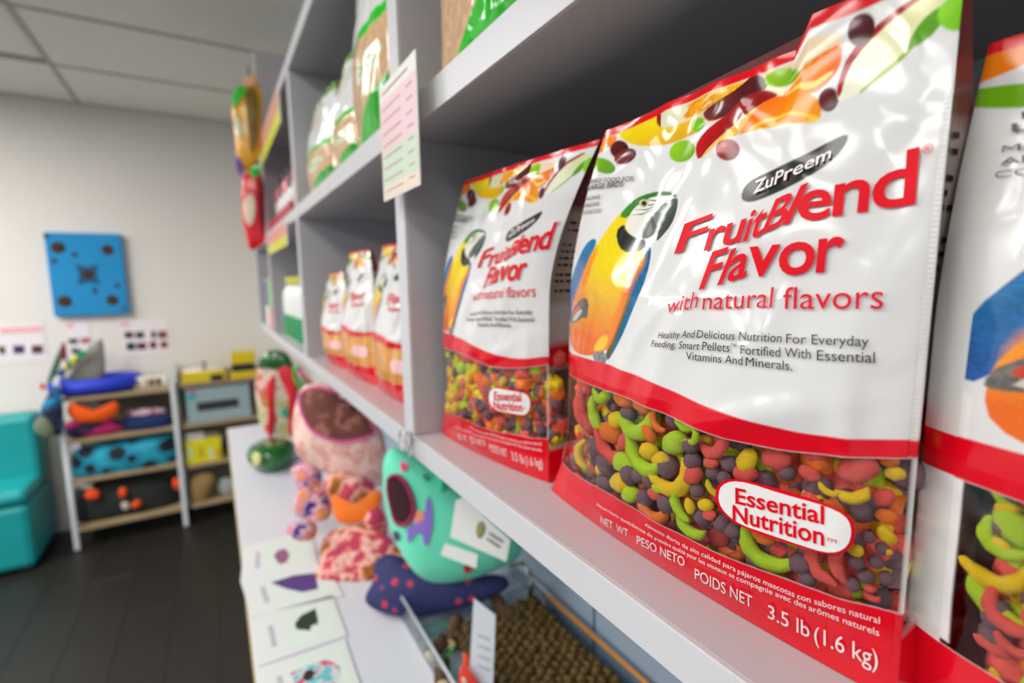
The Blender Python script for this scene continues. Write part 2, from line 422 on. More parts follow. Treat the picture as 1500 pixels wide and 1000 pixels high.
# ------------------------------------------------------------------ printed artwork on a (u, v) grid
WID, HGT = .229, .282
class Art:
    def __init__(s, nu, nv):
        s.nu, s.nv = nu, nv
        s.u, s.v = np.meshgrid(np.linspace(0, 1, nu), np.linspace(0, 1, nv), indexing='ij')
        s.c = np.ones((nu, nv, 4)); s.c[..., :3] = lin((224, 225, 226))
        rs = np.random.RandomState(3).rand(nu, nv); st_ = max(1, nu//170)
        for _ in range(st_+1): rs = (rs+np.roll(rs, 1, 0)+np.roll(rs, 1, 1)+np.roll(rs, -1, 0))/4
        rs = np.clip((rs-.5)*(2.2+st_*.6)+.5, 0, 1)
        s.n = .65*rs+.35*((np.sin(s.u*71+3*np.sin(s.v*53))+np.sin(s.v*97+2*np.sin(s.u*61)))*.25+.5)
    def cover(s, poly, aa=.00045):
        P = np.array(poly); X = s.u*WID; Y = s.v*HGT; P = P*[WID, HGT]
        lo = P.min(0)-.002; hi = P.max(0)+.002
        m = (X >= lo[0]) & (X <= hi[0]) & (Y >= lo[1]) & (Y <= hi[1])
        x, y = X[m], Y[m]
        if len(x) == 0: return m, x
        ins = np.zeros(len(x), bool); d = np.full(len(x), 1e9)
        for i in range(len(P)):
            (ax, ay), (bx, by) = P[i], P[(i+1) % len(P)]
            cr = (ay > y) != (by > y)
            if by != ay: ins ^= cr & (x < (bx-ax)*(y-ay)/(by-ay)+ax)
            L = (bx-ax)**2+(by-ay)**2+1e-14; t = np.clip(((x-ax)*(bx-ax)+(y-ay)*(by-ay))/L, 0, 1)
            d = np.minimum(d, np.hypot(x-ax-t*(bx-ax), y-ay-t*(by-ay)))
        return m, np.clip(.5+np.where(ins, d, -d)/(2*aa), 0, 1)
    def fill(s, poly, c, c2=None, g=None, aa=.00045, nz=.0, alpha=1, sm=0):
        if sm: poly = smooth_poly(poly, sm)
        m, a = s.cover(poly, aa)
        if not len(a): return
        col = np.array(lin(c))[None]
        if c2 is not None:
            p, q = np.array(g[0]), np.array(g[1]); dv = (q-p)
            t = np.clip(((s.u[m]-p[0])*dv[0]+(s.v[m]-p[1])*dv[1])/(dv@dv), 0, 1)[:, None]
            col = col*(1-t)+np.array(lin(c2))[None]*t
        if nz: col = col*(1+nz*(s.n[m]-.5))[:, None]
        cur = s.c[m]; cur[:, :3] = cur[:, :3]*(1-a[:, None])+col*a[:, None]; cur[:, 3] = cur[:, 3]*(1-a)+alpha*a; s.c[m] = cur
def ell(cx, cy, rx, ry, rot=0, n=20):
    r = math.radians(rot)
    return [(cx+rx*math.cos(t)*math.cos(r)-ry*math.sin(t)*math.sin(r), cy+rx*math.cos(t)*math.sin(r)+ry*math.sin(t)*math.cos(r)) for t in [2*math.pi*k/n for k in range(n)]]
RED = (222, 8, 34)
BAND_T = [(-60, 505), (837, 517), (895, 535), (955, 560), (1025, 592), (1100, 618), (1175, 635), (1250, 644), (1352, 644)]
BAND_B = [(837, 550), (900, 575), (965, 602), (1025, 630), (1060, 642), (1150, 660), (1250, 670), (1350, 671)]
BASE_T = [(834, 688), (865, 708), (900, 727), (975, 772), (1050, 810), (1150, 847), (1230, 877), (1295, 892), (1330, 902)]
def band_uv(L):
    P = [HERO.uv(x, y) for x, y in L if x > 0]; us = [p[0] for p in P]; vs = [p[1] for p in P]
    return us, vs
bt, bb, bs = band_uv(BAND_T), band_uv(BAND_B), band_uv(BASE_T)
def shape_under(f_us, f_vs, n=40):
    return [(t, float(np.interp(t, f_us, f_vs))) for t in np.linspace(-.02, 1.02, n)]
def parrot_and_fruit(A):
    C8 = (3.75, 870, 0); C4 = (2.5, 1200, 0); CP = (3.33, 820, 260)
    def f(pts, c, C=C8, c2=None, g=None, **k):
        A.fill(H_(pts, *C), c, c2, [HERO.uv(C[1]+p[0]/C[0], C[2]+p[1]/C[0]) for p in g] if g else None, **k)
    def e(c, cx, cy, rx, ry, rot=0, C=C8, c2=None, **k):
        f(ell(cx, cy, rx, ry, rot), c, C, c2, [(cx-rx*.6, cy-ry*.7), (cx+rx*.7, cy+ry*.7)] if c2 else None, **k)
    e((120, 185, 20), 50, 910, 70, 40, 20, c2=(90, 150, 10)); e((95, 22, 22), 140, 820, 52, 50, c2=(60, 10, 14)); e((125, 25, 28), 172, 858, 64, 40, -25, c2=(80, 12, 18))
    f([(-10, 800), (60, 710), (135, 740), (110, 790), (40, 838), (-10, 860)], (245, 130, 5), sm=1)
    f([(60, 715), (250, 655), (500, 540), (900, 395), (1353, 200), (1355, 350), (1300, 440), (1000, 540), (640, 680), (350, 690), (150, 740)], (238, 215, 180), sm=0)
    f([(480, 590), (640, 505), (870, 430), (885, 480), (700, 550), (600, 610), (520, 655), (490, 640)], (238, 150, 10), c2=(250, 190, 30), g=[(480, 640), (880, 430)], sm=1, nz=.6)
    f([(330, 640), (370, 615), (490, 570), (530, 600), (440, 680), (370, 710), (345, 690)], (226, 226, 190), sm=1)
    f([(335, 640), (372, 612), (366, 690), (378, 715), (345, 700)], (150, 20, 20), sm=1)
    f([(90, 715), (200, 690), (345, 625), (345, 690), (400, 705), (500, 668), (585, 645), (610, 690), (520, 755), (400, 795), (280, 805), (180, 785)], (240, 214, 8), c2=(228, 170, 0), g=[(380, 650), (330, 805)], sm=1)
    f([(550, 655), (600, 640), (612, 690), (560, 735), (540, 700)], (120, 200, 20), sm=1)
    f([(600, 610), (700, 540), (800, 480), (880, 400), (935, 420), (960, 480), (860, 560), (760, 620), (640, 670), (605, 650)], (110, 30, 34), c2=(70, 14, 18), g=[(650, 560), (850, 600)], sm=1, nz=.8)
    f([(555, 830), (570, 770), (640, 690), (760, 600), (900, 490), (1010, 505), (1000, 540), (880, 600), (760, 690), (640, 800), (575, 887)], (200, 10, 20), c2=(150, 8, 16), g=[(600, 700), (700, 780)], sm=1, nz=.3)
    f([(575, 885), (640, 800), (760, 690), (880, 600), (960, 545), (900, 640), (800, 740), (690, 770), (630, 835)], (240, 190, 70), sm=1)
    e((150, 205, 20), 1035, 425, 100, 50, -14, c2=(110, 170, 10))
    f([(1020, 515), (1120, 420), (1240, 310), (1356, 250), (1358, 350), (1310, 440), (1200, 525), (1100, 530)], (246, 150, 8), c2=(240, 90, 0), g=[(1120, 400), (1300, 500)], sm=1, nz=.5)
    f([(1040, 510), (1180, 470), (1320, 385), (1300, 420), (1190, 500), (1090, 520)], (250, 220, 120), sm=1)
    f([(780, 747), (850, 655), (930, 560), (1030, 515), (1180, 512), (1255, 570), (1240, 665), (1120, 680), (1000, 692), (880, 712)], (248, 110, 4), sm=1, c2=(240, 150, 10), g=[(1000, 520), (1000, 700)])
    f([(830, 722), (960, 640), (1100, 612), (1245, 640), (1235, 665), (1120, 682), (1000, 694), (880, 714)], (250, 205, 60), sm=1)
    f([(860, 712), (980, 655), (1100, 632), (1210, 652), (1120, 680), (1000, 690), (890, 706)], (244, 150, 14), sm=1, nz=.6)
    e((110, 20, 26), 1288, 550, 55, 66, 15, c2=(60, 10, 14)); e((168, 16, 26), 734, 822, 67, 60, c2=(110, 8, 14)); e((220, 90, 90), 712, 795, 16, 12)
    e((150, 205, 30), 485, 830, 74, 58, -25, c2=(110, 170, 10))
    f([(62, 360), (72, 300), (110, 210), (190, 125), (300, 50), (400, -15), (480, -15), (400, 90), (330, 175), (240, 255), (150, 335), (85, 372)], (226, 228, 170), C4, sm=1, c2=(240, 240, 215), g=[(300, 30), (200, 260)])
    f([(62, 360), (68, 300), (105, 205), (185, 120), (295, 40), (380, -15), (410, -15), (310, 55), (210, 130), (130, 215), (90, 300), (80, 350)], (165, 14, 24), C4, sm=1)
    f([(150, 335), (240, 255), (330, 175), (345, 180), (250, 268), (150, 345)], (150, 185, 70), C4)
    f([(318, 195), (340, 130), (400, 60), (450, 30), (460, 80), (400, 150)], (90, 160, 20), C4, sm=1)
    e((140, 215, 30), 515, 55, 85, 62, -20, C4, c2=(80, 170, 10)); e((90, 24, 26), 150, 120, 48, 62, 25, C4, c2=(50, 10, 12))
    f([(80, 75), (180, 10), (300, -60), (300, -90), (80, -90)], RED, C4)
    # parrot
    f([(165, 293), (182, 312), (155, 380), (118, 480), (78, 590), (50, 700), (36, 690), (38, 600), (52, 520), (82, 420), (125, 325)], (14, 120, 172), CP, sm=1, c2=(40, 90, 160), g=[(120, 300), (60, 690)], nz=.5)
    f([(405, 330), (440, 325), (447, 370), (425, 480), (385, 580), (335, 700), (280, 820), (232, 900), (222, 850), (280, 690), (330, 560), (395, 430)], (14, 104, 152), CP, sm=1, nz=.7)
    f([(232, 900), (222, 850), (280, 690), (330, 560), (345, 600), (300, 720), (255, 850)], (80, 80, 30), CP, sm=1)
    f([(300, 165), (345, 140), (380, 200), (340, 290), (415, 350), (410, 420), (370, 470), (335, 550), (320, 610), (285, 710), (255, 790), (225, 850), (150, 872), (75, 856), (50, 800), (50, 720), (62, 620), (100, 520), (130, 430), (168, 345), (200, 300), (250, 225)], (240, 215, 0), CP, sm=1, c2=(232, 105, 8), g=[(240, 420), (190, 800)], nz=.12)
    f([(165, 350), (190, 340), (150, 460), (120, 560), (140, 620), (60, 690), (65, 600), (105, 500)], (240, 140, 0), CP, sm=1, nz=.3, aa=.003)
    f([(330, 480), (370, 440), (412, 360), (414, 420), (370, 490), (325, 620), (280, 720), (250, 800), (230, 830), (260, 700), (300, 590)], (235, 120, 0), CP, sm=1, aa=.003)
    f([(160, 840), (200, 770), (240, 770), (225, 830), (190, 850)], (240, 190, 20), CP, sm=1, aa=.001)
    f([(285, 190), (340, 125), (400, 85), (480, 66), (550, 70), (578, 98), (500, 88), (425, 108), (365, 150), (330, 200)], (50, 140, 30), CP, sm=1, c2=(20, 95, 40), g=[(300, 170), (560, 80)])
    f([(315, 235), (335, 195), (360, 150), (425, 102), (520, 84), (572, 98), (500, 135), (452, 190), (410, 285), (350, 292)], (232, 232, 222), CP, sm=1)
    for k in range(4): f([(350+k*12, 182-k*26), (400+k*22, 176-k*22), (470+k*14, 150-k*16), (400+k*22, 182-k*22)], (60, 60, 55), CP, aa=.0003)
    f([(448, 190), (500, 130), (555, 98), (578, 100), (572, 160), (545, 230), (500, 285), (468, 316), (482, 262), (440, 292), (400, 302), (383, 270), (420, 220)], (96, 108, 104), CP, sm=1, c2=(44, 52, 54), g=[(480, 140), (540, 260)], nz=.3)
    f([(440, 190), (455, 186), (470, 240), (455, 256)], (24, 26, 28), CP)
    f([(272, 262), (314, 222), (322, 262), (385, 302), (418, 300), (416, 350), (340, 372), (285, 340)], (30, 32, 30), CP, sm=1)
    e((205, 200, 160), 410, 126, 24, 20, 0, CP); e((40, 34, 28), 411, 126, 13, 13, 0, CP)
    e((215, 212, 205), 525, 112, 16, 8, -30, CP); e((40, 40, 40), 527, 113, 8, 4, -30, CP)
    f([(50, 700), (62, 640), (112, 580), (142, 600), (135, 690), (112, 680), (85, 705), (55, 712)], (96, 92, 90), CP, sm=1, nz=1)
    f([(64, 655), (90, 620), (104, 635), (86, 672), (66, 680)], (190, 60, 30), CP, sm=1)
    f([(60, 690), (100, 640), (112, 650), (74, 705)], (200, 196, 190), CP, sm=1)
    f([(155, 862), (205, 838), (232, 875), (215, 930), (202, 985), (190, 990), (195, 930), (172, 955), (160, 945), (176, 905)], (130, 126, 128), CP, sm=1, nz=.8)
    # black brand plate
    C1 = (2.5, 800, 150)
    f([(714, 345), (722, 312), (760, 277), (850, 237), (950, 190), (1050, 135), (1108, 112), (1102, 148), (1060, 202), (1000, 250), (900, 305), (800, 350), (752, 366), (722, 362)], (40, 42, 40), C1, sm=1)
def make_art(nu, nv):
    A = Art(nu, nv)
    parrot_and_fruit(A)
    # red bands and the window cut-out
    T = shape_under(*bt); B = shape_under(*bb); S = shape_under(*bs)
    A.fill(T+B[::-1], RED)
    A.fill([(0.0, p[1]) if i == 0 else p for i, p in enumerate(B)]+S[::-1], (255, 255, 255), alpha=0, aa=.0004)
    # white strips at both sides of the window
    A.fill([(-.02, .53), (.012, .50), (.012, .12), (-.02, .12)], (236, 236, 236), alpha=1)
    us_ = HERO.uv(1328, 780)[0]; A.fill([(us_, .44), (1.02, .44), (1.02, .12), (us_, .12)], (222, 224, 222), alpha=.86, aa=.0006)
    A.fill(T+B[::-1], RED)
    A.fill(S+[(1.02, -.02), (-.02, -.02)], RED)
    A.fill([(-.02, .984), (1.02, .984), (1.02, 1.02), (-.02, 1.02)], (222, 10, 26))
    return A
def seed_art(nu, nv, big=True, k=1.0):
    """white top, green stripe, tan crumble window, green sweep at the foot"""
    A = Art(nu, nv); G = (0, 200, 0)
    K = lambda P: [(a, b*k) for a, b in P]
    A.fill(K([(-.1, -.1), (1.1, -.1), (1.1, .65), (.5, .6), (-.1, .5)]), (214, 176, 138), nz=.35)
    A.fill(K([(-.02, .52), (.3, .53), (.31, .585), (.5, .62), (1.02, .68), (1.02, .62), (.5, .565), (.3, .51), (-.02, .47)]), G)
    A.fill(K([(-.02, -.02), (-.02, .03), (.2, .05), (.4, .12), (.6, .22), (.85, .30), (1.02, .31), (1.02, -.02)]), G, c2=(0, 140, 10), g=[(.5, .3), (.8, 0)])
    A.fill(K(ell(.62, .40, .2, .065, 12)), (226, 232, 210))
    A.fill(K([(.48, .405), (.74, .42), (.74, .432), (.48, .418)]), (90, 180, 60)); A.fill(K([(.48, .37), (.74, .385), (.74, .398), (.48, .384)]), (90, 180, 60))
    A.fill([(.1, .62), (.3, .7), (.5, .86), (.42, .9), (.2, .8), (.08, .72)], (196, 190, 60), sm=1, aa=.002)
    A.fill(ell(.3, .76, .09, .03, 30), (220, 110, 30)); A.fill([(.1, .58), (.22, .64), (.12, .74), (.05, .66)], (110, 60, 150), sm=1)
    A.fill([(-.02, .93), (1.02, .93), (1.02, 1.02), (-.02, 1.02)], (110, 160, 60), nz=1)
    return A
def simple_art(nu, nv, cols):
    """horizontal colour bands: list of (v, colour)"""
    A = Art(nu, nv); A.c[..., :3] = lin(cols[0][1])
    for v0, c in cols[1:]: A.fill([(-.1, v0+.02), (.5, v0-.02), (1.1, v0+.02), (1.1, 1.1), (-.1, 1.1)], c, nz=.2)
    return A
def grid_object(name, P, C, mat, parent, cut=True, flip=False):
    """P, C: arrays (nu, nv, 3/4) -> mesh with a 'Col' attribute; cells with no ink are left out"""
    nu, nv = P.shape[:2]; idx = np.arange(nu*nv).reshape(nu, nv)
    q = np.stack([idx[:-1, :-1], idx[1:, :-1], idx[1:, 1:], idx[:-1, 1:]], -1).reshape(-1, 4)
    if cut:
        al = C[..., 3].reshape(-1); q = q[al[q].max(1) > .02]
    if flip: q = q[:, ::-1]
    me = bpy.data.meshes.new(name); off = np.array(parent.location)
    me.vertices.add(nu*nv); me.vertices.foreach_set('co', (P.reshape(-1, 3)-off).astype(np.float32).ravel())
    me.loops.add(len(q)*4); me.loops.foreach_set('vertex_index', q.ravel().astype(np.int32))
    me.polygons.add(len(q)); me.polygons.foreach_set('loop_start', np.arange(0, len(q)*4, 4, dtype=np.int32))
    me.polygons.foreach_set('loop_total', np.full(len(q), 4, np.int32)); me.update(calc_edges=True)
    me.polygons.foreach_set('use_smooth', np.ones(len(q), bool))
    a = me.color_attributes.new('Col', 'FLOAT_COLOR', 'POINT'); a.data.foreach_set('color', C.astype(np.float32).ravel())
    me.materials.append(mat); o = bpy.data.objects.new(name, me); COL.objects.link(o); o.parent = parent
    return o

# text ------------------------------------------------------------------
_ref = {}
def text_geo(s, bold=0.0):
    cu = bpy.data.curves.new('t', 'FONT'); cu.body = s; cu.offset = bold; cu.resolution_u = 4
    o = bpy.data.objects.new('t', cu); COL.objects.link(o)
    dg = bpy.context.evaluated_depsgraph_get(); me = bpy.data.meshes.new_from_object(o.evaluated_get(dg))
    bpy.data.objects.remove(o); bpy.data.curves.remove(cu)
    bm = bmesh.new(); bm.from_mesh(me); bpy.data.meshes.remove(me)
    return bm
def capheight():
    bm = text_geo('H'); h = max(v.co.y for v in bm.verts); bm.free(); return h
CAP = capheight()
def text_on(bag_list, pieces, mat, name, bold=.0, off=.0013, long_edge=.16):
    """pieces: (string, (x0,y0), (x1,y1), h0, h1, slant) baselines read in the photo, carried to (u, v) and laid on each pouch"""
    for (s, p0, p1, h0, h1, sl) in pieces:
        bm = text_geo(s, bold*(.6 if h0 < 9 else 1))
        xs_ = [v.co.x for v in bm.verts]; x0, x1 = min(xs_), max(xs_)
        bmesh.ops.triangulate(bm, faces=bm.faces[:])
        for _ in range(3):
            le = [e for e in bm.edges if e.calc_length() > long_edge]
            if le: bmesh.ops.subdivide_edges(bm, edges=le, cuts=1); bmesh.ops.triangulate(bm, faces=bm.faces[:])
        bm.verts.ensure_lookup_table(); bm.verts.index_update()
        r = h1/h0; co = np.array([v.co[:] for v in bm.verts])
        t = (co[:, 0]-x0)/max(1e-6, x1-x0)
        tp = t if abs(r-1) < .02 else (np.exp(t*math.log(r))-1)/(r-1)     # nearer letters grow
        h = h0+(h1-h0)*tp; k = co[:, 1]/CAP
        UV = HERO.uvv(np.stack([p0[0]+(p1[0]-p0[0])*tp+sl*k*h, p0[1]+(p1[1]-p0[1])*tp-k*h], 1))
        F = [tuple(v.index for v in f.verts) for f in bm.faces]; bm.free()
        for pouch, parent in bag_list:
            P = pouch.S(np.clip(UV[:, 0]+getattr(pouch, 'du', 0), 0, .9995), np.clip(UV[:, 1], 0, 1)); P[:, 0] -= off
            P -= np.array(parent.location)
            me = bpy.data.meshes.new(name); me.from_pydata(P.tolist(), [], F); me.update()
            link(name, me, mat, parent)
def poly_on(bag_list, pxpoly, mat, name, off, sm=2, rings=6):
    P = smooth_poly(pxpoly, sm); c = np.mean(P, 0); V = []; F = []; N = len(P)
    for k in range(rings):
        r = 1-k/rings
        V += [tuple(q) for q in HERO.uvv([c+(p-c)*r for p in P])]
    V.append(HERO.uv(*c))
    for k in range(rings-1):
        F += [(k*N+i, k*N+(i+1) % N, (k+1)*N+(i+1) % N, (k+1)*N+i) for i in range(N)]
    F += [((rings-1)*N+i, (rings-1)*N+(i+1) % N, rings*N) for i in range(N)]
    V = np.array(V)
    for pouch, parent in bag_list:
        Q = pouch.S(np.clip(V[:, 0]+getattr(pouch, 'du', 0), 0, .999), V[:, 1]); Q[:, 0] -= off; Q -= np.array(parent.location)
        me = bpy.data.meshes.new(name); me.from_pydata([tuple(p) for p in Q], [], F); me.update(); link(name, me, mat, parent, True)

film = Mprint(); film_seal = Mprint('embossed_film', .2, True); clear = Mfilm()
def side_cols(kind, nv):
    v = np.linspace(0, 1, nv); C = np.zeros((nv, 4)); C[:, 3] = 1
    def st(m, c, a=1): C[m, :3] = lin(c); C[m, 3] = a
    if kind == 'fruit':
        st(v >= 0, (206, 200, 196)); st(v < .12, RED); st((v >= .12) & (v < .37), (255, 255, 255), 0); st((v >= .37) & (v < .43), RED)
        st((v > .55), (176, 160, 150)); st((v > .84), (120, 60, 62))
    else:
        st(v >= 0, (226, 226, 222)); st(v < .1, (0, 170, 10)); st((v >= .1) & (v < .5), (214, 172, 132)); st((v >= .5) & (v < .55), (0, 170, 10)); st(v > .9, (110, 160, 60))
    return C
def build_pouch(pouch, art, name, label, group=None, side='fruit', fold=.35, window=True, cat='bag', step=1):
    base = (pouch.xl+.02, (pouch.yl+pouch.yr)/2, pouch.z0)
    e = empty(name, base, label, cat, group)
    C = art.c[::step, ::step]; u = art.u[::step, ::step]; v = art.v[::step, ::step]
    grid_object('front_panel', pouch.S(u, v), C, film, e)
    vv = np.linspace(0, 1, 41); D = pouch.D*(1-vv**1.5)+.004
    cols = side_cols(side, 41)
    for nm, uu in (('left_gusset', 0.), ('right_gusset', 1.)):
        P0 = pouch.S(np.full(41, uu), vv); k = np.linspace(0, 1, 9)
        P = np.repeat(P0[None], 9, 0); P[..., 0] += k[:, None]*D[None]
        sg = (1 if uu == 0 else -1)*(1 if pouch.yl > pouch.yr else -1)
        P[..., 1] -= sg*(np.sin(np.pi*k)[:, None]*(fold*D*np.clip(vv*3-.2, 0, 1)*.5)[None])
        grid_object(nm, P, np.repeat(cols[None], 9, 0), film, e, flip=uu > 0)
    # back and base
    ub = np.linspace(0, 1, 9); Pb = pouch.S(*np.meshgrid([0., 1.], vv, indexing='ij')); bk = Pb[0][None]*(1-ub[:, None, None])+Pb[1][None]*ub[:, None, None]
    bk[..., 0] += D[None]; grid_object('back_panel', bk, np.repeat(cols[None]*[1, 1, 1, 1]+np.array([0, 0, 0, 1.]), 9, 0).clip(0, 1), film, e)
    bo = np.repeat(pouch.S(ub, 0*ub)[:, None], 2, 1); bo[:, 1, 0] = bk[:, 0, 0]; grid_object('base_panel', bo, np.repeat(cols[None, :1], 9, 0).repeat(2, 1), film, e)
    # rolled edge seam down the right side
    W = pouch.yrv(0)-pouch.ylv(0)
    if window:
        uu, ww = np.meshgrid(np.linspace(.0, .99, 60), np.linspace(.05, .50, 50), indexing='ij')
        uu = np.clip(uu+getattr(pouch, 'du', 0), 0, .99); ua = uu-getattr(pouch, 'du', 0)
        lo = np.interp(ua, *bs)-.01; hi = np.interp(ua, *bb)+.01; t = (ww-.05)/.45; ww = lo+(hi-lo)*t
        P = pouch.S(uu, ww); P[..., 0] += .0004
        o = grid_object('clear_window', P, np.ones(uu.shape+(4,)), clear, e, cut=False)
        for gu, nm in ((0., 'side_window'), (1., 'side_window')):
            P0 = pouch.S(np.full(12, gu), np.linspace(.11, .38, 12)); k = np.linspace(0, 1, 9); Dv = np.interp(np.linspace(.11, .38, 12), vv, D)
            P = np.repeat(P0[None], 9, 0); P[..., 0] += k[:, None]*Dv[None]
            sg = 1 if (gu == 0) == (pouch.yl > pouch.yr) else -1
            P[..., 1] -= sg*(np.sin(np.pi*k)[:, None]*(fold*Dv*np.clip(np.linspace(.11, .38, 12)*3-.2, 0, 1)*.5)[None]+.0004)
            grid_object(nm, P, np.ones((9, 12, 4)), clear, e, cut=False)
    return e
art = make_art(520, 640)
hero = build_pouch(HERO, art, 'bird_food_bag', 'large sharp white and red bird food bag with macaw picture, centre of lower shelf')
BAG2 = Pouch(.222, .243, .524, .347, ZL+.0005, .278, B=.026, flare=.017, inset=.055, seed=9, wr=.8, D=.07, insetr=-.06)
bag2 = build_pouch(BAG2, art, 'bird_food_bag', 'blurred macaw bird food bag between the shelf divider and the big sharp bag', step=2)
BAG3 = Pouch(.250, .230, .086, -.165, ZL+.0005, .262, B=.03, inset=.008, seed=5, D=.08, flare=.0)
BAG3.du = .055
def shifted(A, du):
    B = Art(A.nu, A.nv); k = int(round(du*A.nu)); B.c[k:] = A.c[:A.nu-k]; m = B.c[:k]; v = A.v[:k]
    m[..., :3] = lin((226, 228, 226)); m[..., 3] = 1
    c0 = A.c[4]; mm = (c0[:, 3] > .5) & (c0[:, 0] > .5) & (c0[:, 1] < .05) & (c0[:, 2] < .05)
    m[:, mm, :3] = lin(RED); B.c[:k] = m
    top = A.v > .895; B.c[top] = A.c[top]; return B
bag3 = build_pouch(BAG3, shifted(art, BAG3.du), 'bird_food_bag', 'nearest bird food bag, cut off by the right edge of the photo')
# embossed seal strip down the sharp bag's right edge
def seal(pouch, parent):
    u, v = np.meshgrid(np.linspace(HERO.uv(1352, 450)[0], 1.0, 12), np.linspace(.0, 1, 200), indexing='ij'); P = pouch.S(u, v); P[..., 0] -= .0006
    Cc = np.ones(u.shape+(4,)); Cc[..., :3] = lin((232, 232, 232))
    t = np.interp(u, *bt); b2 = np.interp(u, *bb); s2 = np.interp(u, *bs)
    m = ((v < t) & (v > b2)) | (v < s2); Cc[m, :3] = lin(RED); m = (v > s2) & (v < b2); Cc[m, 3] = .0
    m = v > .86; Cc[m, 3] = 0
    grid_object('side_seal', P, Cc, film_seal, parent)
for pch, par in ((HERO, hero), (BAG2, bag2), (BAG3, bag3)): seal(pch, par)
FB = [(HERO, hero), (BAG2, bag2), (BAG3, bag3)]
ink_red = M('red_ink', (226, 2, 30), .38, spec=.15); ink_black = M('black_ink', (40, 38, 42), .3); ink_white = M('white_ink', (238, 224, 226), .25)
badge_white = M('badge_white', (240, 240, 240), .2, coat=.5)
text_on(FB, [('F', (990, 371), (1031, 358), 42, 45, .35), ('ru', (1033, 367), (1087, 352), 45, 48, .3), ('it', (1090, 354), (1118, 343), 47, 49, .3),
             ('B', (1118, 341), (1149, 329), 48, 52, .42), ('l', (1148, 329), (1159, 326), 56, 58, .48), ('e', (1169, 323), (1218, 318), 60, 63, .12),
             ('n', (1221, 316), (1274, 308), 66, 70, .1), ('d', (1278, 308), (1343, 297), 74, 80, .08)], ink_red, 'title_lettering', .017)
text_on(FB, [('F', (1026, 423), (1050, 416), 53, 54, .37), ('l', (1053, 417), (1061, 414), 50, 51, .40), ('a', (1067, 412), (1095, 404), 50, 56, .2), ('v', (1094, 404), (1140, 401), 62, 64, .15),
             ('o', (1141, 402), (1194, 399), 66, 68, .1), ('r', (1197, 398), (1236, 395), 70, 72, .1)], ink_red, 'title_lettering', .017)
text_on(FB, [('with', (978, 459), (1023, 450), 22, 25, .2), ('natural', (1031, 453), (1133, 450), 25, 30, .1), ('flavors', (1149, 452), (1296, 452), 31, 38, .04),
             ('®', (1354, 227), (1369, 224), 13, 14, 0)], M('red_ink_light', (224, 30, 56), .38, spec=.15), 'subtitle_lettering', 0)
text_on(FB, [('Healthy And', (966, 495), (1019, 494), 9, 11, .2), ('Delicious Nutrition', (1023, 494), (1147, 501), 11, 13.5, .1), ('For Everyday', (1154, 502), (1275, 507), 13.5, 15.5, 0),
             ('Feeding. Smart', (956, 507), (1026, 512), 9, 11.5, .2), ('Pellets', (1031, 512), (1071, 515), 12, 13, .05), ('™', (1072, 510), (1081, 510), 7, 7, 0), ('Fortified With', (1087, 518), (1190, 525), 13, 14.5, 0), ('Essential', (1199, 527), (1284, 531), 15, 16, 0),
             ('Vitamins And', (1007, 526), (1090, 534), 11.5, 12.5, .03), ('Minerals.', (1095, 535), (1163, 542), 12.5, 13.5, 0),
             ('BIRD FOOD FOR', (866, 268), (930, 265), 6, 7, .2), ('MACAWS', (857, 294), (880, 291), 5.5, 6, .2), ('AMAZONS', (855, 304), (879, 301), 5.5, 6, .2), ('COCKATOOS', (852, 314), (882, 311), 5.5, 6, .2)],
        ink_black, 'small_lettering', 0, long_edge=9)
text_on(FB, [('LARGE BIRDS', (862, 278), (914, 273), 7, 8, .2)], ink_black, 'small_lettering', .02, long_edge=9)
text_on(FB, [('ZuP', (1105, 284), (1148, 266), 18, 19, .2), ('reem', (1150, 265), (1219, 231), 19, 17, .15)], ink_white, 'brand_lettering', .014)
BADGE = [(1050, 720), (1055, 707), (1070, 700), (1095, 702), (1150, 717), (1200, 732), (1235, 746), (1252, 760), (1256, 780), (1250, 800), (1235, 810), (1215, 811), (1180, 802), (1125, 785), (1080, 767), (1060, 750), (1051, 735)]
poly_on(FB, BADGE, ink_red, 'badge', .0012, 1)
bc = np.mean(BADGE, 0); inner = []
for p in BADGE:
    d = np.array(p)-bc; L = np.linalg.norm(d); inner.append(bc+d*(1-5.5/L))
poly_on(FB, inner, badge_white, 'badge_face', .0016, 1)
text_on(FB, [('Essential', (1081, 735), (1211, 766), 22, 26, .0), ('Nutrition', (1077, 760), (1211, 797), 22, 27, .0)], ink_red, 'badge_lettering', .018, off=.0021)
text_on(FB, [('TM', (1214, 790), (1229, 794), 5, 6, .0)], ink_red, 'badge_lettering', .0, off=.0021)
text_on(FB, [('NET  WT', (882, 765), (922, 786), 10, 11, 0), ('PESO NETO', (935, 795), (1005, 829), 12, 13, 0), ('POIDS NET', (1020, 846), (1104, 889), 15, 17, 0), ('3.5 lb', (1127, 903), (1188, 933), 19, 22, 0), ('(1.6 kg)', (1195, 937), (1288, 977), 22, 26, 0),
             ('Alimento diario de', (947, 769), (1010, 804), 4.5, 6, 0), ('alta calidad para', (1013, 805), (1080, 836), 6, 7, 0), ('pájaros mascotas', (1083, 838), (1166, 873), 7, 8, 0), ('con sabores natural', (1170, 875), (1291, 912), 8, 10, 0),
             ('Nourriture quotidienne de', (877, 740), (958, 787), 4, 5, 0), ('première qualité pour', (961, 789), (1023, 820), 5, 6, 0), ('les oiseaux se', (1026, 822), (1078, 846), 6, 6.5, 0), ('compagnie avec des', (1081, 848), (1183, 890), 7, 8, 0), ('arômes naturels', (1187, 892), (1290, 930), 8, 10, 0)],
        ink_white, 'weight_lettering', .003, long_edge=9)
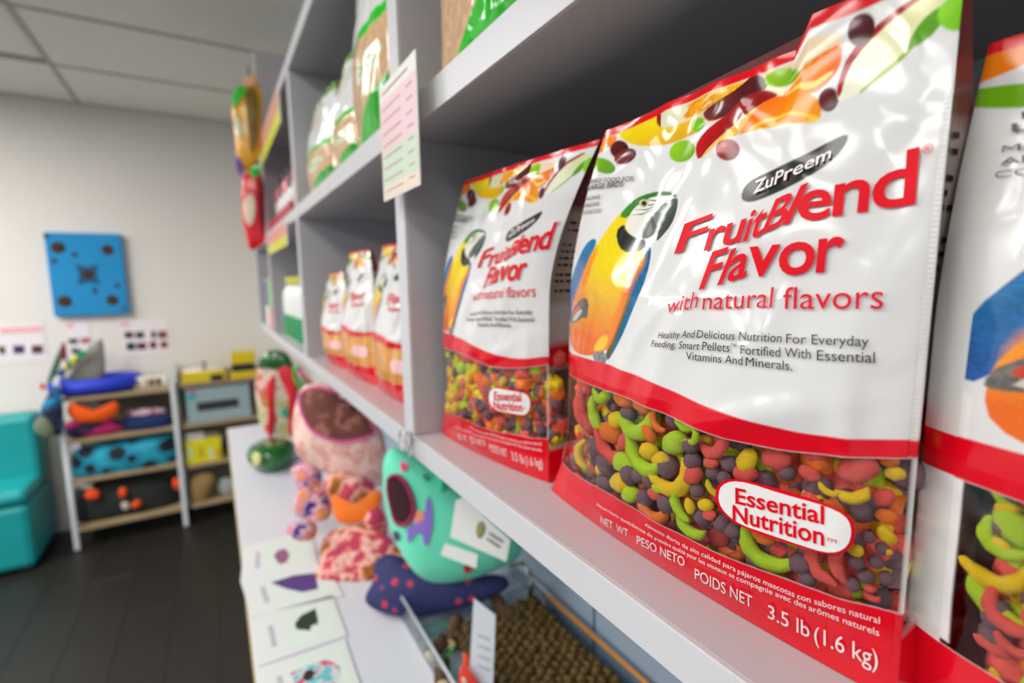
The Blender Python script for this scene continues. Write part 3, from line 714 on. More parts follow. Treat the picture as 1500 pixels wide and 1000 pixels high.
text_on([(BAG3, bag3)], [('MADE IN', (838, 722), (862, 738), 5, 5.5, 0), ('USA', (836, 736), (858, 751), 11, 12, 0)], ink_white, 'origin_lettering', .003)
# ingredient lines printed on the gussets that face the camera
def gusset_text(pouch, parent, v0s, y_shift=0):
    V = []; F = []
    for i, vv in enumerate(v0s):
        base = pouch.S(1.0, vv); D = pouch.D*(1-vv**1.5)+.004
        x = .006
        while x < D*.62:
            w_ = rnd.uniform(.003, .008); n = len(V); h = .0022
            for dx, dz in ((x, 0), (x+w_, 0), (x+w_, h), (x, h)):
                k = dx/D; yy = base[1]+.35*.5*D*math.sin(math.pi*k)*min(1, max(0, vv*3-.2))-.0008
                V.append((base[0]+dx-parent.location[0], yy-parent.location[1], base[2]+dz-parent.location[2]))
            F.append((n, n+1, n+2, n+3)); x += w_+.0022
    me = bpy.data.meshes.new('ingredient_lines'); me.from_pydata(V, [], F); link('ingredient_lines', me, ink_black, parent)
gusset_text(HERO, hero, [.82, .80, .765, .745, .725, .68, .66, .64]); gusset_text(BAG2, bag2, [.80, .78, .74, .72, .7, .68, .65, .63, .6])

# ------------------------------------------------------------------ pellets
PC = {'G': (186, 222, 36), 'R': (240, 92, 82), 'Y': (250, 204, 20), 'O': (250, 124, 44), 'P': (124, 94, 104)}
PN = {'G': 'lime green', 'R': 'coral red', 'Y': 'yellow', 'O': 'orange', 'P': 'purple brown'}
def pellet_mat(k):
    c = PC[k]; m = Mpat('pellet_'+PN[k].replace(' ', '_'), [(0, [x*.6 for x in c]), (.4, [x*.9 for x in c]), (.55, c), (.72, [min(255, x*1.12+12) for x in c])], 160, .85, 'noise', .0)
    nt = m.node_tree; b = nt.nodes['Principled BSDF']; tc = nt.nodes.new('ShaderNodeTexCoord'); n2 = nt.nodes.new('ShaderNodeTexNoise'); n2.inputs['Scale'].default_value = 420
    n2.inputs['Detail'].default_value = 3; nt.links.new(tc.outputs['Object'], n2.inputs['Vector']); bp = nt.nodes.new('ShaderNodeBump'); bp.inputs['Strength'].default_value = .6; bp.inputs['Distance'].default_value = .0012
    nt.links.new(n2.outputs['Fac'], bp.inputs['Height']); nt.links.new(bp.outputs['Normal'], b.inputs['Normal']); return m
def pellet_mesh(kind, seed):
    """unit length along x, flat in xy (z = thickness)"""
    bm = bmesh.new(); r = random.Random(seed)
    if kind == 'c':
        n, m = 13, 8; bend = r.uniform(1.0, 1.7); rings = []
        for i in range(n):
            t = -1+2*i/(n-1); a = t*bend; R = .5/math.sin(min(bend, 1.5)); rad = .17*math.sqrt(max(0.02, 1-t*t*.93))
            c = Vector((R*math.sin(a), R*(math.cos(a)-math.cos(bend)*.5)-R*.5, 0)); nrm = Vector((math.sin(a), math.cos(a), 0))
            rings.append([bm.verts.new(c+nrm*rad*1.15*math.cos(2*math.pi*k/m)+Vector((0, 0, 1))*rad*.95*math.sin(2*math.pi*k/m)) for k in range(m)])
        for A, B in zip(rings, rings[1:]):
            for k in range(m): bm.faces.new((A[k], A[(k+1) % m], B[(k+1) % m], B[k]))
        bm.faces.new(rings[0][::-1]); bm.faces.new(rings[-1])
    elif kind == 'o':
        bmesh.ops.create_icosphere(bm, subdivisions=2, radius=.5)
        for v in bm.verts: v.co = Vector((v.co.x, v.co.y*r.choice([.72, .72])*(1+.2*v.co.x), v.co.z*.5))
    else:
        bmesh.ops.create_icosphere(bm, subdivisions=2, radius=.46)
    for v in bm.verts: v.co += .07*mnoise.noise_vector(v.co*3+Vector((seed*7, 0, 0)))+.03*mnoise.noise_vector(v.co*8)
    bmesh.ops.recalc_face_normals(bm, faces=bm.faces)
    me = bpy.data.meshes.new('pellet'); bm.to_mesh(me); bm.free(); me.polygons.foreach_set('use_smooth', [True]*len(me.polygons)); return me
_pm = {}
def pm_get(kind, col, var):
    k = (kind, col, var)
    if k not in _pm:
        me = pellet_mesh(kind, hash(kind) % 3+var*5 if False else {'c': 1, 'o': 2, 'b': 3}[kind]+var*5); me.materials.append(pellet_mat(col)); _pm[k] = me
    return _pm[k]
SHN = {'c': 'curved crescent', 'o': 'flat oval', 'b': 'round lumpy'}
NAMEB = {}
count = [0]
def pellet(pos, L, direction, kind, col, where, label=None, tilt=.25):
    o = bpy.data.objects.new('pellet', pm_get(kind, col, rnd.randrange(3))); COL.objects.link(o)
    d = Vector(direction).normalized(); n = Vector((-1, 0, 0)); n = (n+Vector((0, rnd.uniform(-tilt, tilt), rnd.uniform(-tilt, tilt)))).normalized()
    d = (d-n*d.dot(n)).normalized(); q = n.cross(d)
    if q.z < 0 and kind == 'c' and rnd.random() < .75: d = -d; q = n.cross(d)
    if kind == 'c': q = -q; d = -d
    R = Matrix((d, q, n)).transposed().to_4x4(); sc_ = L*rnd.uniform(.95, 1.05)
    o.matrix_world = Matrix.Translation(Vector([float(t) for t in pos])) @ R @ Matrix.Scale(sc_, 4)
    g = '%s %s pellets %s' % (PN[col], {'c': 'crescent', 'o': 'oval', 'b': 'round'}[kind], where)
    tag(o, label or ('%s %s pellet %s' % (PN[col], SHN[kind], where)), 'pellet', None if label else g)
    count[0] += 1; return o
placed = []
def pellets_px(pouch, L, where, C, deep=0.0):
    sc_, ox, oy = C
    for it in L:
        cx, cy, ln, ang, k, col = it[:6]; lab = it[6] if len(it) > 6 else None
        x, y = ox+cx/sc_, oy+cy/sc_; r = ln/sc_/2; a = math.radians(ang)
        dx, dy = r*math.cos(a), r*math.sin(a)
        u0, v0 = pouch.uv(x-dx, y-dy); u1, v1 = pouch.uv(x+dx, y+dy); u, v = pouch.uv(x, y)
        A, B = pouch.S(u0, v0), pouch.S(u1, v1); Ln = float(np.linalg.norm((B-A)[1:]))
        P = pouch.S(min(max(u, .02+1.8*getattr(pouch, 'du', 0)), .97), v); thick = {'c': .17, 'o': .26, 'b': .46}[k]*Ln
        P[0] += thick+.0022+deep
        pellet(P, Ln, B-A, k, col, where, lab); placed.append((P[1], P[2], Ln*.32))
G, R_, Y, O_, P_ = 'G', 'R', 'Y', 'O', 'P'
W1 = 'in the sharp centre bag window'
pellets_px(HERO, [(105, 95, 110, 60, 'o', R_), (205, 130, 90, -40, 'c', G), (105, 265, 230, 80, 'c', R_, 'long coral red crescent pellet at the left edge of the sharp bag window'), (165, 265, 190, 80, 'c', G, 'upright lime crescent pellet near the left edge of the sharp bag window'),
    (315, 172, 115, 30, 'o', O_), (430, 200, 120, 10, 'o', O_), (242, 368, 115, 20, 'o', O_, 'bright orange disc pellet inside the hook of a red crescent'), (235, 455, 190, 50, 'c', R_, 'coral red crescent pellet hooked below the orange disc'),
    (280, 297, 85, 0, 'o', Y), (332, 265, 72, 0, 'b', P_), (400, 300, 160, -20, 'c', G), (465, 375, 130, 60, 'o', O_, 'large pale orange lump pellet in the upper left of the sharp bag window'), (520, 300, 140, 60, 'c', O_),
    (600, 290, 105, 0, 'b', P_), (690, 308, 120, -10, 'c', G), (410, 500, 260, 50, 'c', G, 'longest lime green crescent pellet, left middle of the sharp bag window'), (460, 475, 110, 0, 'o', Y), (600, 430, 140, -20, 'o', G), (715, 385, 100, -60, 'c', G),
    (830, 440, 180, -20, 'c', R_, 'fat coral crescent pellet under the red wave, above the badge'), (690, 445, 85, 0, 'b', P_), (525, 522, 100, 0, 'o', Y), (545, 567, 100, 0, 'b', P_), (590, 625, 190, -25, 'c', Y, 'broad yellow crescent pellet with a red fleck'), (710, 612, 110, -30, 'o', R_),
    (820, 540, 90, 0, 'o', R_), (910, 550, 105, 0, 'b', P_), (1015, 530, 130, -55, 'o', Y, 'small knobbly yellow pellet just above the badge'), (820, 600, 95, 0, 'b', P_), (885, 630, 88, 0, 'b', P_), (700, 535, 95, 0, 'b', P_), (320, 545, 120, 20, 'o', G), (195, 570, 70, 90, 'o', Y),
    (95, 490, 150, 80, 'c', Y), (300, 655, 90, 20, 'o', Y), (360, 720, 80, 0, 'o', G), (465, 645, 80, 0, 'b', P_), (400, 615, 70, 0, 'b', P_), (500, 715, 90, 30, 'o', R_), (550, 770, 88, 0, 'b', P_), (640, 765, 200, 70, 'c', G, 'lime crescent pellet low in the window, left of the badge'),
    (700, 910, 190, 30, 'c', G), (700, 785, 100, 70, 'o', Y), (790, 780, 88, 0, 'o', Y), (730, 700, 88, 0, 'b', P_), (755, 850, 88, 0, 'b', P_), (810, 835, 80, 0, 'o', R_), (840, 690, 130, 50, 'c', Y), (870, 890, 98, 0, 'b', P_),
    (480, 800, 180, 35, 'c', O_), (330, 420, 80, -60, 'o', R_), (525, 680, 70, 20, 'o', G), (930, 930, 95, 0, 'b', P_), (430, 740, 80, 0, 'b', P_), (340, 610, 70, 0, 'b', P_), (210, 640, 70, 0, 'b', P_), (160, 470, 80, 0, 'b', P_), (210, 550, 75, 0, 'b', P_)], W1, (3.85, 820, 540))
pellets_px(HERO, [(540, 385, 220, -10, 'o', R_, 'biggest coral pellet, right of centre below the red wave'), (535, 490, 160, -5, 'c', Y, 'yellow crescent pellet above the right end of the badge'), (665, 508, 130, -20, 'o', R_), (680, 590, 150, 0, 'o', O_, 'large orange pellet right of the badge'), (740, 405, 130, 0, 'o', Y), (75, 350, 90, -60, 'o', Y),
    (60, 400, 120, 0, 'o', R_), (190, 340, 150, 0, 'o', R_), (240, 400, 92, 0, 'b', P_), (145, 740, 260, 38, 'c', G, 'long lime crescent pellet directly below the badge'), (140, 672, 130, 20, 'o', O_), (290, 800, 115, 0, 'b', P_), (390, 800, 200, 55, 'c', R_, 'coral red crescent pellet below the right half of the badge'),
    (475, 800, 150, 80, 'c', R_), (545, 735, 100, -10, 'o', Y), (545, 790, 92, 0, 'b', P_), (632, 790, 98, 0, 'b', P_), (585, 850, 98, 0, 'b', P_), (525, 888, 88, 0, 'b', P_), (600, 680, 88, 0, 'b', P_), (680, 670, 105, 50, 'o', Y), (715, 745, 60, 0, 'o', Y), (660, 730, 88, 0, 'b', P_),
    (610, 900, 66, 0, 'o', R_), (675, 860, 88, 0, 'b', P_), (330, 862, 80, 0, 'b', P_), (690, 345, 120, 0, 'o', O_), (430, 470, 100, 30, 'c', Y), (340, 400, 120, 20, 'o', R_), (615, 930, 110, 10, 'c', R_)], W1, (2.94, 1060, 560))
pellets_px(BAG3, [(255, 285, 120, 80, 'c', G), (330, 300, 150, 30, 'o', G, 'large pale lime pellet at top of the nearest bag window'), (165, 265, 90, 0, 'b', P_), (265, 350, 90, 0, 'o', Y), (165, 375, 95, 0, 'b', P_), (170, 430, 70, 40, 'o', Y), (230, 450, 190, 50, 'c', G), (350, 450, 200, 60, 'o', G, 'biggest lime pellet in the nearest bag window'),
    (195, 680, 260, 55, 'c', G, 'curled lime crescent pellet at left of the nearest bag window'), (290, 610, 230, 20, 'c', Y, 'big yellow crescent pellet in the nearest bag window'), (320, 760, 240, 50, 'c', R_, 'big dusty red crescent pellet in the nearest bag window'), (180, 820, 130, 30, 'c', R_), (280, 880, 160, 40, 'o', R_), (350, 880, 160, 40, 'c', R_), (120, 690, 80, 0, 'b', P_), (100, 640, 80, 0, 'b', P_), (130, 760, 90, 0, 'b', P_)],
    'in the nearest bag at the right edge', (2.5, 1340, 600))
def random_pellets(pouch, n, where, size, u0=.03, u1=.97, deep=(.003, .012), cols='PPRYOGRRYOPG', seed=1, avoid=True):
    r = random.Random(seed); made = 0; tries = 0; loc = []
    while made < n and tries < n*60:
        tries += 1
        u = r.uniform(u0, u1); lo = float(np.interp(u, *bs)); hi = float(np.interp(u, *bb)); v = r.uniform(lo-.01, hi)
        s = r.uniform(*size); col = r.choice(cols); k = 'b' if col == 'P' else r.choice('oc')
        if col == 'P': s *= .7
        P = pouch.S(u, v)
        if avoid and any((P[1]-a)**2+(P[2]-b)**2 < (c+s*.25)**2 for a, b, c in placed): continue
        if any((P[1]-a)**2+(P[2]-b)**2 < (c+s*.3)**2 for a, b, c in loc): continue
        P[0] += r.uniform(*deep)+s*.3; loc.append((P[1], P[2], s*.3)); an = r.uniform(0, 3.14)
        pellet(P, s, (0, math.cos(an), math.sin(an)), k, col, where); made += 1
random_pellets(HERO, 95, W1, (.011, .018), seed=2, deep=(.009, .014))
random_pellets(BAG2, 95, 'in the second, blurred bag window', (.014, .022), seed=3, avoid=False, cols='PRGYORGY')
def pellet_fill(pouch, name, parent_label, cols='PPRYOGRR', seed=5, n=900, size=.011):
    """the packed mass behind the nearest layer, too deep to pick apart"""
    r = random.Random(seed); bm = bmesh.new(); mats = [pellet_mat(c) for c in 'GRYOP']
    for _ in range(n):
        u = r.uniform(.04, .96); v = r.uniform(.05, .41); P = pouch.S(u, v); D = pouch.D
        side = r.random()
        if side < .62:
            u = max(u, getattr(pouch, 'du', 0)+.08); P = pouch.S(u, v); P[0] += r.uniform(.017, .026)
        else: u = r.choice([.07+2*getattr(pouch, 'du', 0), .84]); P = pouch.S(u, v); P[0] += r.uniform(.01, D*.5)
        s = size*r.uniform(.8, 1.3); q = bmesh.ops.create_icosphere(bm, subdivisions=1, radius=s*.6, matrix=Matrix.Translation(Vector([float(t) for t in P])))
        mi = 'GRYOP'.index(r.choice(cols))
        for f in {f for v_ in q['verts'] for f in v_.link_faces}: f.material_index = mi; f.smooth = True
    me = bpy.data.meshes.new(name); bm.to_mesh(me); bm.free()
    for m in mats: me.materials.append(m)
    o = bpy.data.objects.new(name, me); COL.objects.link(o); single(o)
    o['kind'] = 'stuff'; tag(o, parent_label, 'pellets')
pellet_fill(HERO, 'pellet_filling', 'dark packed mass of small pellets deep inside the sharp centre bag')
pellet_fill(BAG2, 'pellet_filling', 'packed mass of pellets deep inside the second blurred bag', seed=8, cols='PRGYOP', size=.013)
pellet_fill(BAG3, 'pellet_filling', 'packed mass of pellets deep inside the nearest bag at right', seed=9, size=.014)
for pch, nm in ((HERO, 'sharp centre'), (BAG2, 'second blurred'), (BAG3, 'nearest cut off')):
    pass

# ------------------------------------------------------------------ smaller bird food bags in the next compartment
mash = Mpat('mixed_crumb_window', [(0, (214, 90, 60)), (.3, (226, 170, 80)), (.5, (232, 150, 90)), (.66, (190, 196, 90)), (.85, (200, 90, 80))], 160, .6, 'voronoi', .2, coat=.3)
SM = []
art_s = make_art(130, 160)
cm = (art_s.c[..., 3] < .5); art_s.c[cm, :3] = lin((228, 158, 92)); nzc = np.random.RandomState(4).rand(*art_s.c.shape[:2])
for lo_, hi_, c_ in ((0, .16, (206, 196, 90)), (.16, .34, (232, 110, 76)), (.34, .5, (236, 178, 60))): art_s.c[cm & (nzc >= lo_) & (nzc < hi_), :3] = lin(c_)
art_s.c[..., 3] = 1
for i, (ya, yb, xx, hh, lab) in enumerate(((1.225, 1.045, .225, .20, 'leftmost and farthest of the three small bird food bags in the middle compartment'),
        (1.035, .85, .228, .235, 'middle one of the three small fruit printed bird food bags'),
        (.84, .64, .233, .235, 'right one of the three small bird food bags, half hidden behind the shelf divider'))):
    p = Pouch(xx, xx+.006, ya, yb, ZL+.0005, hh, B=.028, flare=.008, inset=.045, insetr=.03, D=.07, seed=20+i, wr=1.5)
    e = build_pouch(p, art_s, 'bird_food_bag', lab, window=False); SM.append((p, e))
text_on(SM, [('Flavor', (1026, 423), (1236, 397), 55, 72, .15), ('natural', (1031, 453), (1233, 450), 27, 34, .1)], ink_red, 'title_lettering', .01)
poly_on(SM, BADGE, M('pale_pink_badge', (246, 196, 200), .3), 'badge', .0008, 1)

# ------------------------------------------------------------------ upper shelf: tan crumble bags with green foot
sa = seed_art(150, 190); sb = seed_art(120, 150, k=.72); sm_ = seed_art(140, 170, k=.84)
for (ya, yb, xx, hh, lab, sd) in ((.485, .20, .215, .30, 'big tan crumble bag with a green foot at the top, right of the price sheet', 31),
        (.80, .60, .213, .275, 'tallest tan and white bag with green stripes left of the price sheet, upper shelf', 32),
        (1.00, .83, .226, .20, 'small white bag with purple mark behind the tallest tan bag, upper shelf', 33),
        (1.27, 1.03, .222, .20, 'small white bag with green stripe at the far left of the upper compartment', 34)):
    p = Pouch(xx, xx+.006, ya, yb, ZM+.0005, hh, B=.028, flare=.008, inset=.03 if hh > .22 else .06, D=.07, seed=sd, wr=1.3)
    build_pouch(p, sa if hh > .28 else (sm_ if hh > .22 else sb), 'seed_bag', lab, window=False, side='seed')

# ------------------------------------------------------------------ price sheet and shelf labels
def sheet(name, c, half_y, half_z, x, label, blocks, lines, group=None, cat='sign', thick=.0012):
    e = empty(name, (x, c[1], c[2]-half_z), label, cat, group)
    box('card', (x-thick/2, c[1]-half_y, c[2]-half_z), (x+thick/2, c[1]+half_y, c[2]+half_z), M('card_white', (238, 236, 232), .4, coat=.3), e, .0002)
    for (a, b, col) in blocks:
        box('colour_block', (x-thick/2-.0003, c[1]-half_y*.96, c[2]-half_z+2*half_z*a), (x-thick/2+.0001, c[1]+half_y*.96, c[2]-half_z+2*half_z*b), M('block_%d_%d_%d' % col, col, .4, coat=.3), e, 0)
    mb = MB()
    for (t, a, b) in lines:
        mb.box((x-thick/2-.0006, c[1]+half_y-2*half_y*b, c[2]-half_z+2*half_z*t), (x-thick/2-.0002, c[1]+half_y-2*half_y*a, c[2]-half_z+2*half_z*t+.0016), 0)
    mb.build('print_lines', M('grey_print', (196, 156, 164), .5), e)
    return e
sheet('price_sheet', (.17, .503, 1.597), .056, .0585, .172, 'hanging laminated price sheet with pink and green rows on the shelf edge', [(.42, .86, (240, 206, 212)), (.12, .42, (204, 228, 204)), (.02, .12, (238, 224, 206))],
      [(.92, .1, .8)]+[(t, .08, .6) for t in (.78, .68, .57, .47, .37, .27, .17, .07)]+[(t+.01, .76, .9) for t in (.78, .68, .57, .47, .37, .27, .17, .07)])
for (ya, yb, z, hz, lab) in ((1.42, 2.03, 1.90, .045, 'long slanting pink and yellow promo strip on the top shelf edge near the far end'), (1.45, 1.98, 1.585, .032, 'short pink and yellow price strip on the middle shelf edge near the far end')):
    sheet('shelf_strip', (.18, (ya+yb)/2, z), (yb-ya)/2, hz, .182, lab, [(.0, .45, (222, 232, 60)), (.45, .98, (246, 170, 150))], [(t, .05, .95) for t in (.55, .7, .85)])

# ------------------------------------------------------------------ far compartments
def bottle(x, y, z, r, h, body, cap, label, group, lab_c=None):
    e = empty('bottle', (x, y, z), label, 'bottle', group)
    MB().lathe((x, y, z), [(r*.9, 0), (r, .004), (r, h*.7), (r*.75, h*.8), (r*.4, h*.86), (r*.4, h*.9)], 16).build('body', body, e, True)
    MB().lathe((x, y, z+h*.88), [(r*.48, 0), (r*.5, .002), (r*.5, h*.11), (r*.42, h*.12)], 14).build('cap', cap, e, True)
    if lab_c: MB().lathe((x, y, z), [(r*1.01, h*.3), (r*1.03, h*.32), (r*1.03, h*.5), (r*1.01, h*.52)], 16).build('wrap_label', lab_c, e, True)
pinkb = M('pink_plastic', (214, 60, 84), .3, coat=.3); blk = M('black_plastic', (34, 32, 34), .4); whp = M('white_plastic', (236, 238, 238), .3, coat=.3)
for i, yy in enumerate((1.50, 1.60, 1.70, 1.80, 1.90)):
    bottle(.235, yy, ZM+.0005, .026, .17, (pinkb, blk)[i % 2], blk, ('pink', 'black')[i % 2]+' bottle, '+('nearest', 'second nearest', 'middle', 'second farthest', 'farthest')[i]+' of the row in the far upper compartment', 'bottles far upper compartment', whp)
box('shelf_strip', (.1865, 1.38, ZM+.002), (.1885, 2.0, ZM+.022), M('red_strip', (200, 30, 46), .4), None)
tag(single(bpy.data.objects['shelf_strip.002'] if 'shelf_strip.002' in bpy.data.objects else bpy.data.objects['shelf_strip']), 'thin red strip along the front edge under the far pink and black bottles', 'strip')
grn = M('green_label', (40, 150, 90), .4)
for i, yy in enumerate((1.44, 1.54, 1.64, 1.74, 1.84)):
    bottle(.228, yy, ZL+.0005, .024, .20, whp, M('yellow_cap', (214, 214, 60), .4), 'white bottle with green foot, '+('nearest', 'second nearest', 'middle', 'second farthest', 'farthest')[i]+' of the row in the far lower compartment', 'white bottles far lower compartment', None)
    MB().lathe((.228, yy, ZL+.0005), [(.0246, .006), (.025, .01), (.025, .075), (.0246, .08)], 16).build('wrap_label', grn, bpy.data.objects[[o.name for o in bpy.data.objects if o.name.startswith('bottle')][-1]], True)
for i, (yy, zz, c1, c2, lab) in enumerate(((2.2, ZL, (120, 200, 60), (220, 40, 70), 'green and red carton in the last compartment, nearer one'), (2.38, ZL, (110, 90, 170), (230, 230, 225), 'purple and white carton in the last compartment, farther one'))):
    e = empty('carton', (.24, yy, zz), lab, 'box'); box('box_body', (.2, yy-.07, zz+.0005), (.28, yy+.07, zz+.2), M('carton_%d' % i, c2, .5), e, .003)
    box('printed_band', (.1985, yy-.068, zz+.09), (.2, yy+.068, zz+.195), M('carton_band_%d' % i, c1, .5), e, 0)

# hanging bags on the end of the row
def hangbag(name, px, p0, n, thick, mat, label, kids, cat='bag'):
    P = hitpl(px[0][0], px[0][1], p0, n); e = empty(name, tuple(p0), label, cat)
    pillow('pouch', px, p0, n, thick, mat, e, wob=.004)
    for (nm, kp, km, off) in kids: decal(nm, kp, px, p0, n, thick, km, e, .0035, .004, 14)
    return e
nY = (-.35, -1, 0)
yl_ = M('yellow_foil', (236, 168, 8), .3, var=.25, vscale=14, coat=.4, bump=.3); gr_ = M('green_foil', (40, 190, 50), .35, coat=.3); olive = M('olive_foil', (128, 100, 12), .4, var=.4, vscale=20)
h1 = hangbag('hanging_treat_bag', [(352, 128), (368, 118), (382, 122), (384, 160), (384, 215), (378, 238), (362, 252), (350, 246), (346, 215), (341, 175), (340, 150)], (.15, 1.93, 2.0), nY, .02, yl_, 'yellow treat bag with green corner and purple foot hanging at the far end, upper one',
    [('green_corner', [(341, 135), (354, 122), (364, 132), (352, 150), (342, 160)], gr_, .012), ('dark_window', [(360, 130), (378, 126), (380, 200), (370, 235), (362, 180)], olive, .019), ('purple_foot', [(346, 225), (356, 240), (358, 256), (350, 258), (346, 245)], M('purple_foil', (110, 60, 160), .4), .012),
     ('pale_patch', [(343, 170), (352, 172), (356, 200), (350, 205)], M('pale_patch', (200, 216, 190), .5), .017)])
box('hang_hook', (.158, 1.925, 2.10), (.162, 1.93, 2.16), M('dark_hook', (90, 60, 50), .5), h1, 0)
pillow('header_card', [(354, 122), (362, 112), (376, 106), (380, 122), (368, 128)], (.15, 1.93, 2.0), nY, .003, M('peach_card', (240, 180, 140), .5), h1, off=.01, rings=3)
rd_ = M('red_foil', (222, 20, 40), .3, var=.2, coat=.4, bump=.3)
h2 = hangbag('hanging_treat_bag', [(356, 256), (372, 246), (386, 252), (389, 300), (391, 350), (384, 360), (366, 370), (360, 345), (353, 305), (354, 270)], (.155, 1.92, 1.72), nY, .02, rd_, 'red treat bag with green top hanging below the yellow one',
    [('green_cap', [(366, 244), (380, 240), (384, 254), (374, 262), (366, 256)], gr_, .013), ('pale_patch', [(356, 290), (372, 280), (376, 310), (368, 335), (358, 320)], M('cream_patch', (222, 206, 180), .5, var=.2), .017), ('dark_strip', [(380, 262), (387, 262), (389, 340), (383, 345)], M('maroon_foil', (120, 20, 26), .4), .014)])
# ring clip at the foot of the divider
e = empty('ring_clip', (.186, .55, 1.262), 'pair of clear plastic ring clips at the foot of the shelf divider', 'clip')
ringm = M('clear_ring_plastic', (228, 232, 232), .12, coat=1, trans=.5)
for dy, ax in ((.0, 0), (-.022, 1)):
    pts = [(.180+(.004 if ax else 0)*math.cos(t), .556+dy+.012*math.cos(t), 1.266+.012*math.sin(t)) for t in [2*math.pi*k/24 for k in range(24)]]
    MB().tube(pts, .0017, 8, True).build('ring', ringm, e, True)
box('clip_stem', (.1815, .55, 1.26), (.1885, .558, 1.276), ringm, e, .001)

# ------------------------------------------------------------------ things on the table
# four product cards
CARDS = [([(358, 800), (455, 775), (466, 830), (352, 850)], (150, 90, 130), 'top white product card with a small purple picture on the table edge'),
         ([(352, 850), (480, 828), (502, 872), (368, 903)], (84, 60, 130), 'second white product card with a purple bandana picture'),
         ([(366, 905), (487, 872), (508, 930), (378, 976)], (30, 60, 50), 'third white product card with a dark green triangle picture'),
         ([(378, 978), (505, 936), (530, 1010), (388, 1060)], (196, 90, 120), 'lowest white product card with a pink and blue patterned picture')]
for i, (q, c, lab) in enumerate(CARDS):
    zt = TZ+.0005+.0
    P = [hit(x, y, 2, TZ+.0025) for x, y in q]; cen = np.mean(P, 0); e = empty('product_card', tuple(cen-[0, 0, .002]), lab, 'card')
    def slab(nm, pts, z0, z1, mat):
        bm = bmesh.new(); a = [bm.verts.new((p[0]-e.location[0], p[1]-e.location[1], z0-e.location[2])) for p in pts]; b = [bm.verts.new((p[0]-e.location[0], p[1]-e.location[1], z1-e.location[2])) for p in pts]
        bm.faces.new(a[::-1]); bm.faces.new(b)
        for k in range(len(pts)): bm.faces.new((a[k], a[(k+1) % len(pts)], b[(k+1) % len(pts)], b[k]))
        bmesh.ops.recalc_face_normals(bm, faces=bm.faces); me = bpy.data.meshes.new(nm); bm.to_mesh(me); bm.free(); return link(nm, me, mat, e)
    slab('card_sheet', P, TZ+.0005, TZ+.0028, M('card_stock', (226, 230, 232), .35, coat=.2))
    lerp = lambda s, t: (P[0]*(1-s)+P[1]*s)*(1-t)+(P[3]*(1-s)+P[2]*s)*t
    slab('picture_area', [lerp(.32, .08), lerp(.95, .08), lerp(.95, .9), lerp(.32, .9)], TZ+.0028, TZ+.0032, M('picture_ground', (222, 234, 226), .35, coat=.2))
    shp = {0: [(401, 814), (407, 806), (418, 803), (424, 812), (420, 823), (409, 826)], 1: [(397, 853), (432, 842), (462, 839), (466, 862), (443, 867), (420, 862)],
           2: [(432, 913), (441, 901), (462, 891), (466, 908), (464, 917), (453, 923), (434, 921)], 3: [(425, 986), (439, 979), (464, 970), (480, 965), (499, 977), (496, 1000), (478, 1004), (432, 1004)]}[i]
    tp_ = lambda L: [hit(a, b, 2, TZ+.0034) for a, b in L]
    slab('picture', tp_(shp), TZ+.0032, TZ+.0036, (M('picture_%d' % i, c, .4, var=.4, vscale=60) if i != 3 else Mpat('swirl_picture', [(0, (70, 180, 190)), (.42, (214, 60, 110)), (.5, (220, 226, 230)), (.6, (110, 190, 200))], 60, .4, 'noise', 0)))
    if i == 3: slab('picture', tp_([(443, 993), (446, 984), (454, 980), (461, 984), (458, 993), (450, 998)]), TZ+.0036, TZ+.004, M('dark_oval', (50, 40, 44), .4))
    if i == 2: slab('picture', tp_([(455, 918), (462, 914), (466, 918), (463, 923), (456, 923)]), TZ+.0036, TZ+.004, M('card_white', (238, 236, 232), .4, coat=.3))
    for t in (.2, .5): slab('print_line', [lerp(.16+t*.1, .3), lerp(.18+t*.1, .3), lerp(.18+t*.1, .75), lerp(.16+t*.1, .75)], TZ+.0028, TZ+.0031, M('grey_print2', (170, 172, 178), .5))
# green scoop bowl
def cup(name, px, c, size, mat, rimmat, label, cat): pass
e = empty('green_bowl', (.125, 1.70, TZ), 'glossy dark green oval bowl lying on the far end of the table', 'bowl')
gb = M('green_glaze', (2, 96, 22), .08, coat=1)
MB().lathe((.125, 1.70, TZ), [(.035, .0005), (.062, .008), (.075, .035), (.074, .055), (.066, .068), (.045, .078), (.02, .081)], 28, .95, 1.15).build('bowl', gb, e, True)
pillow('flower_sticker', [(368, 668), (376, 660), (384, 668), (380, 682), (371, 682)], (.072, 1.63, TZ+.03), (-.55, -.85, .1), .003, M('sticker_white', (226, 226, 150), .4), e, off=.012, rings=3)
# tall green and red plastic package
pk = (.19, 1.86, TZ)
e = empty('treat_package', pk, 'tall clear package with green lid and red ribbon sides standing behind the green bowl', 'package')
nP = (-.45, -.9, 0); p0 = (.185, 1.84, 1.0)
pillow('wrapper', [(374, 545), (380, 522), (405, 512), (430, 528), (438, 560), (436, 625), (430, 640), (400, 642), (384, 630), (377, 600)], p0, nP, .035, Mpat('wrapper_print', [(0, (150, 190, 60)), (.4, (204, 196, 140)), (.52, (226, 222, 200)), (.62, (220, 50, 70)), (.7, (120, 190, 60))], 16, .3, 'noise', .3, coat=.5), e, wob=.004)
pillow('green_lid', [(374, 540), (384, 516), (408, 510), (424, 520), (428, 536), (408, 542), (388, 538)], p0, nP, .02, gb, e, off=.022, wob=.003)
for q in ([(388, 560), (402, 545), (404, 560), (402, 640), (390, 642), (394, 600)], [(402, 545), (418, 532), (432, 545), (437, 580), (434, 640), (422, 640), (426, 590), (420, 552)]):
    pillow('red_ribbon', q, p0, nP, .006, rd_, e, off=.034, rings=4, wob=.001)
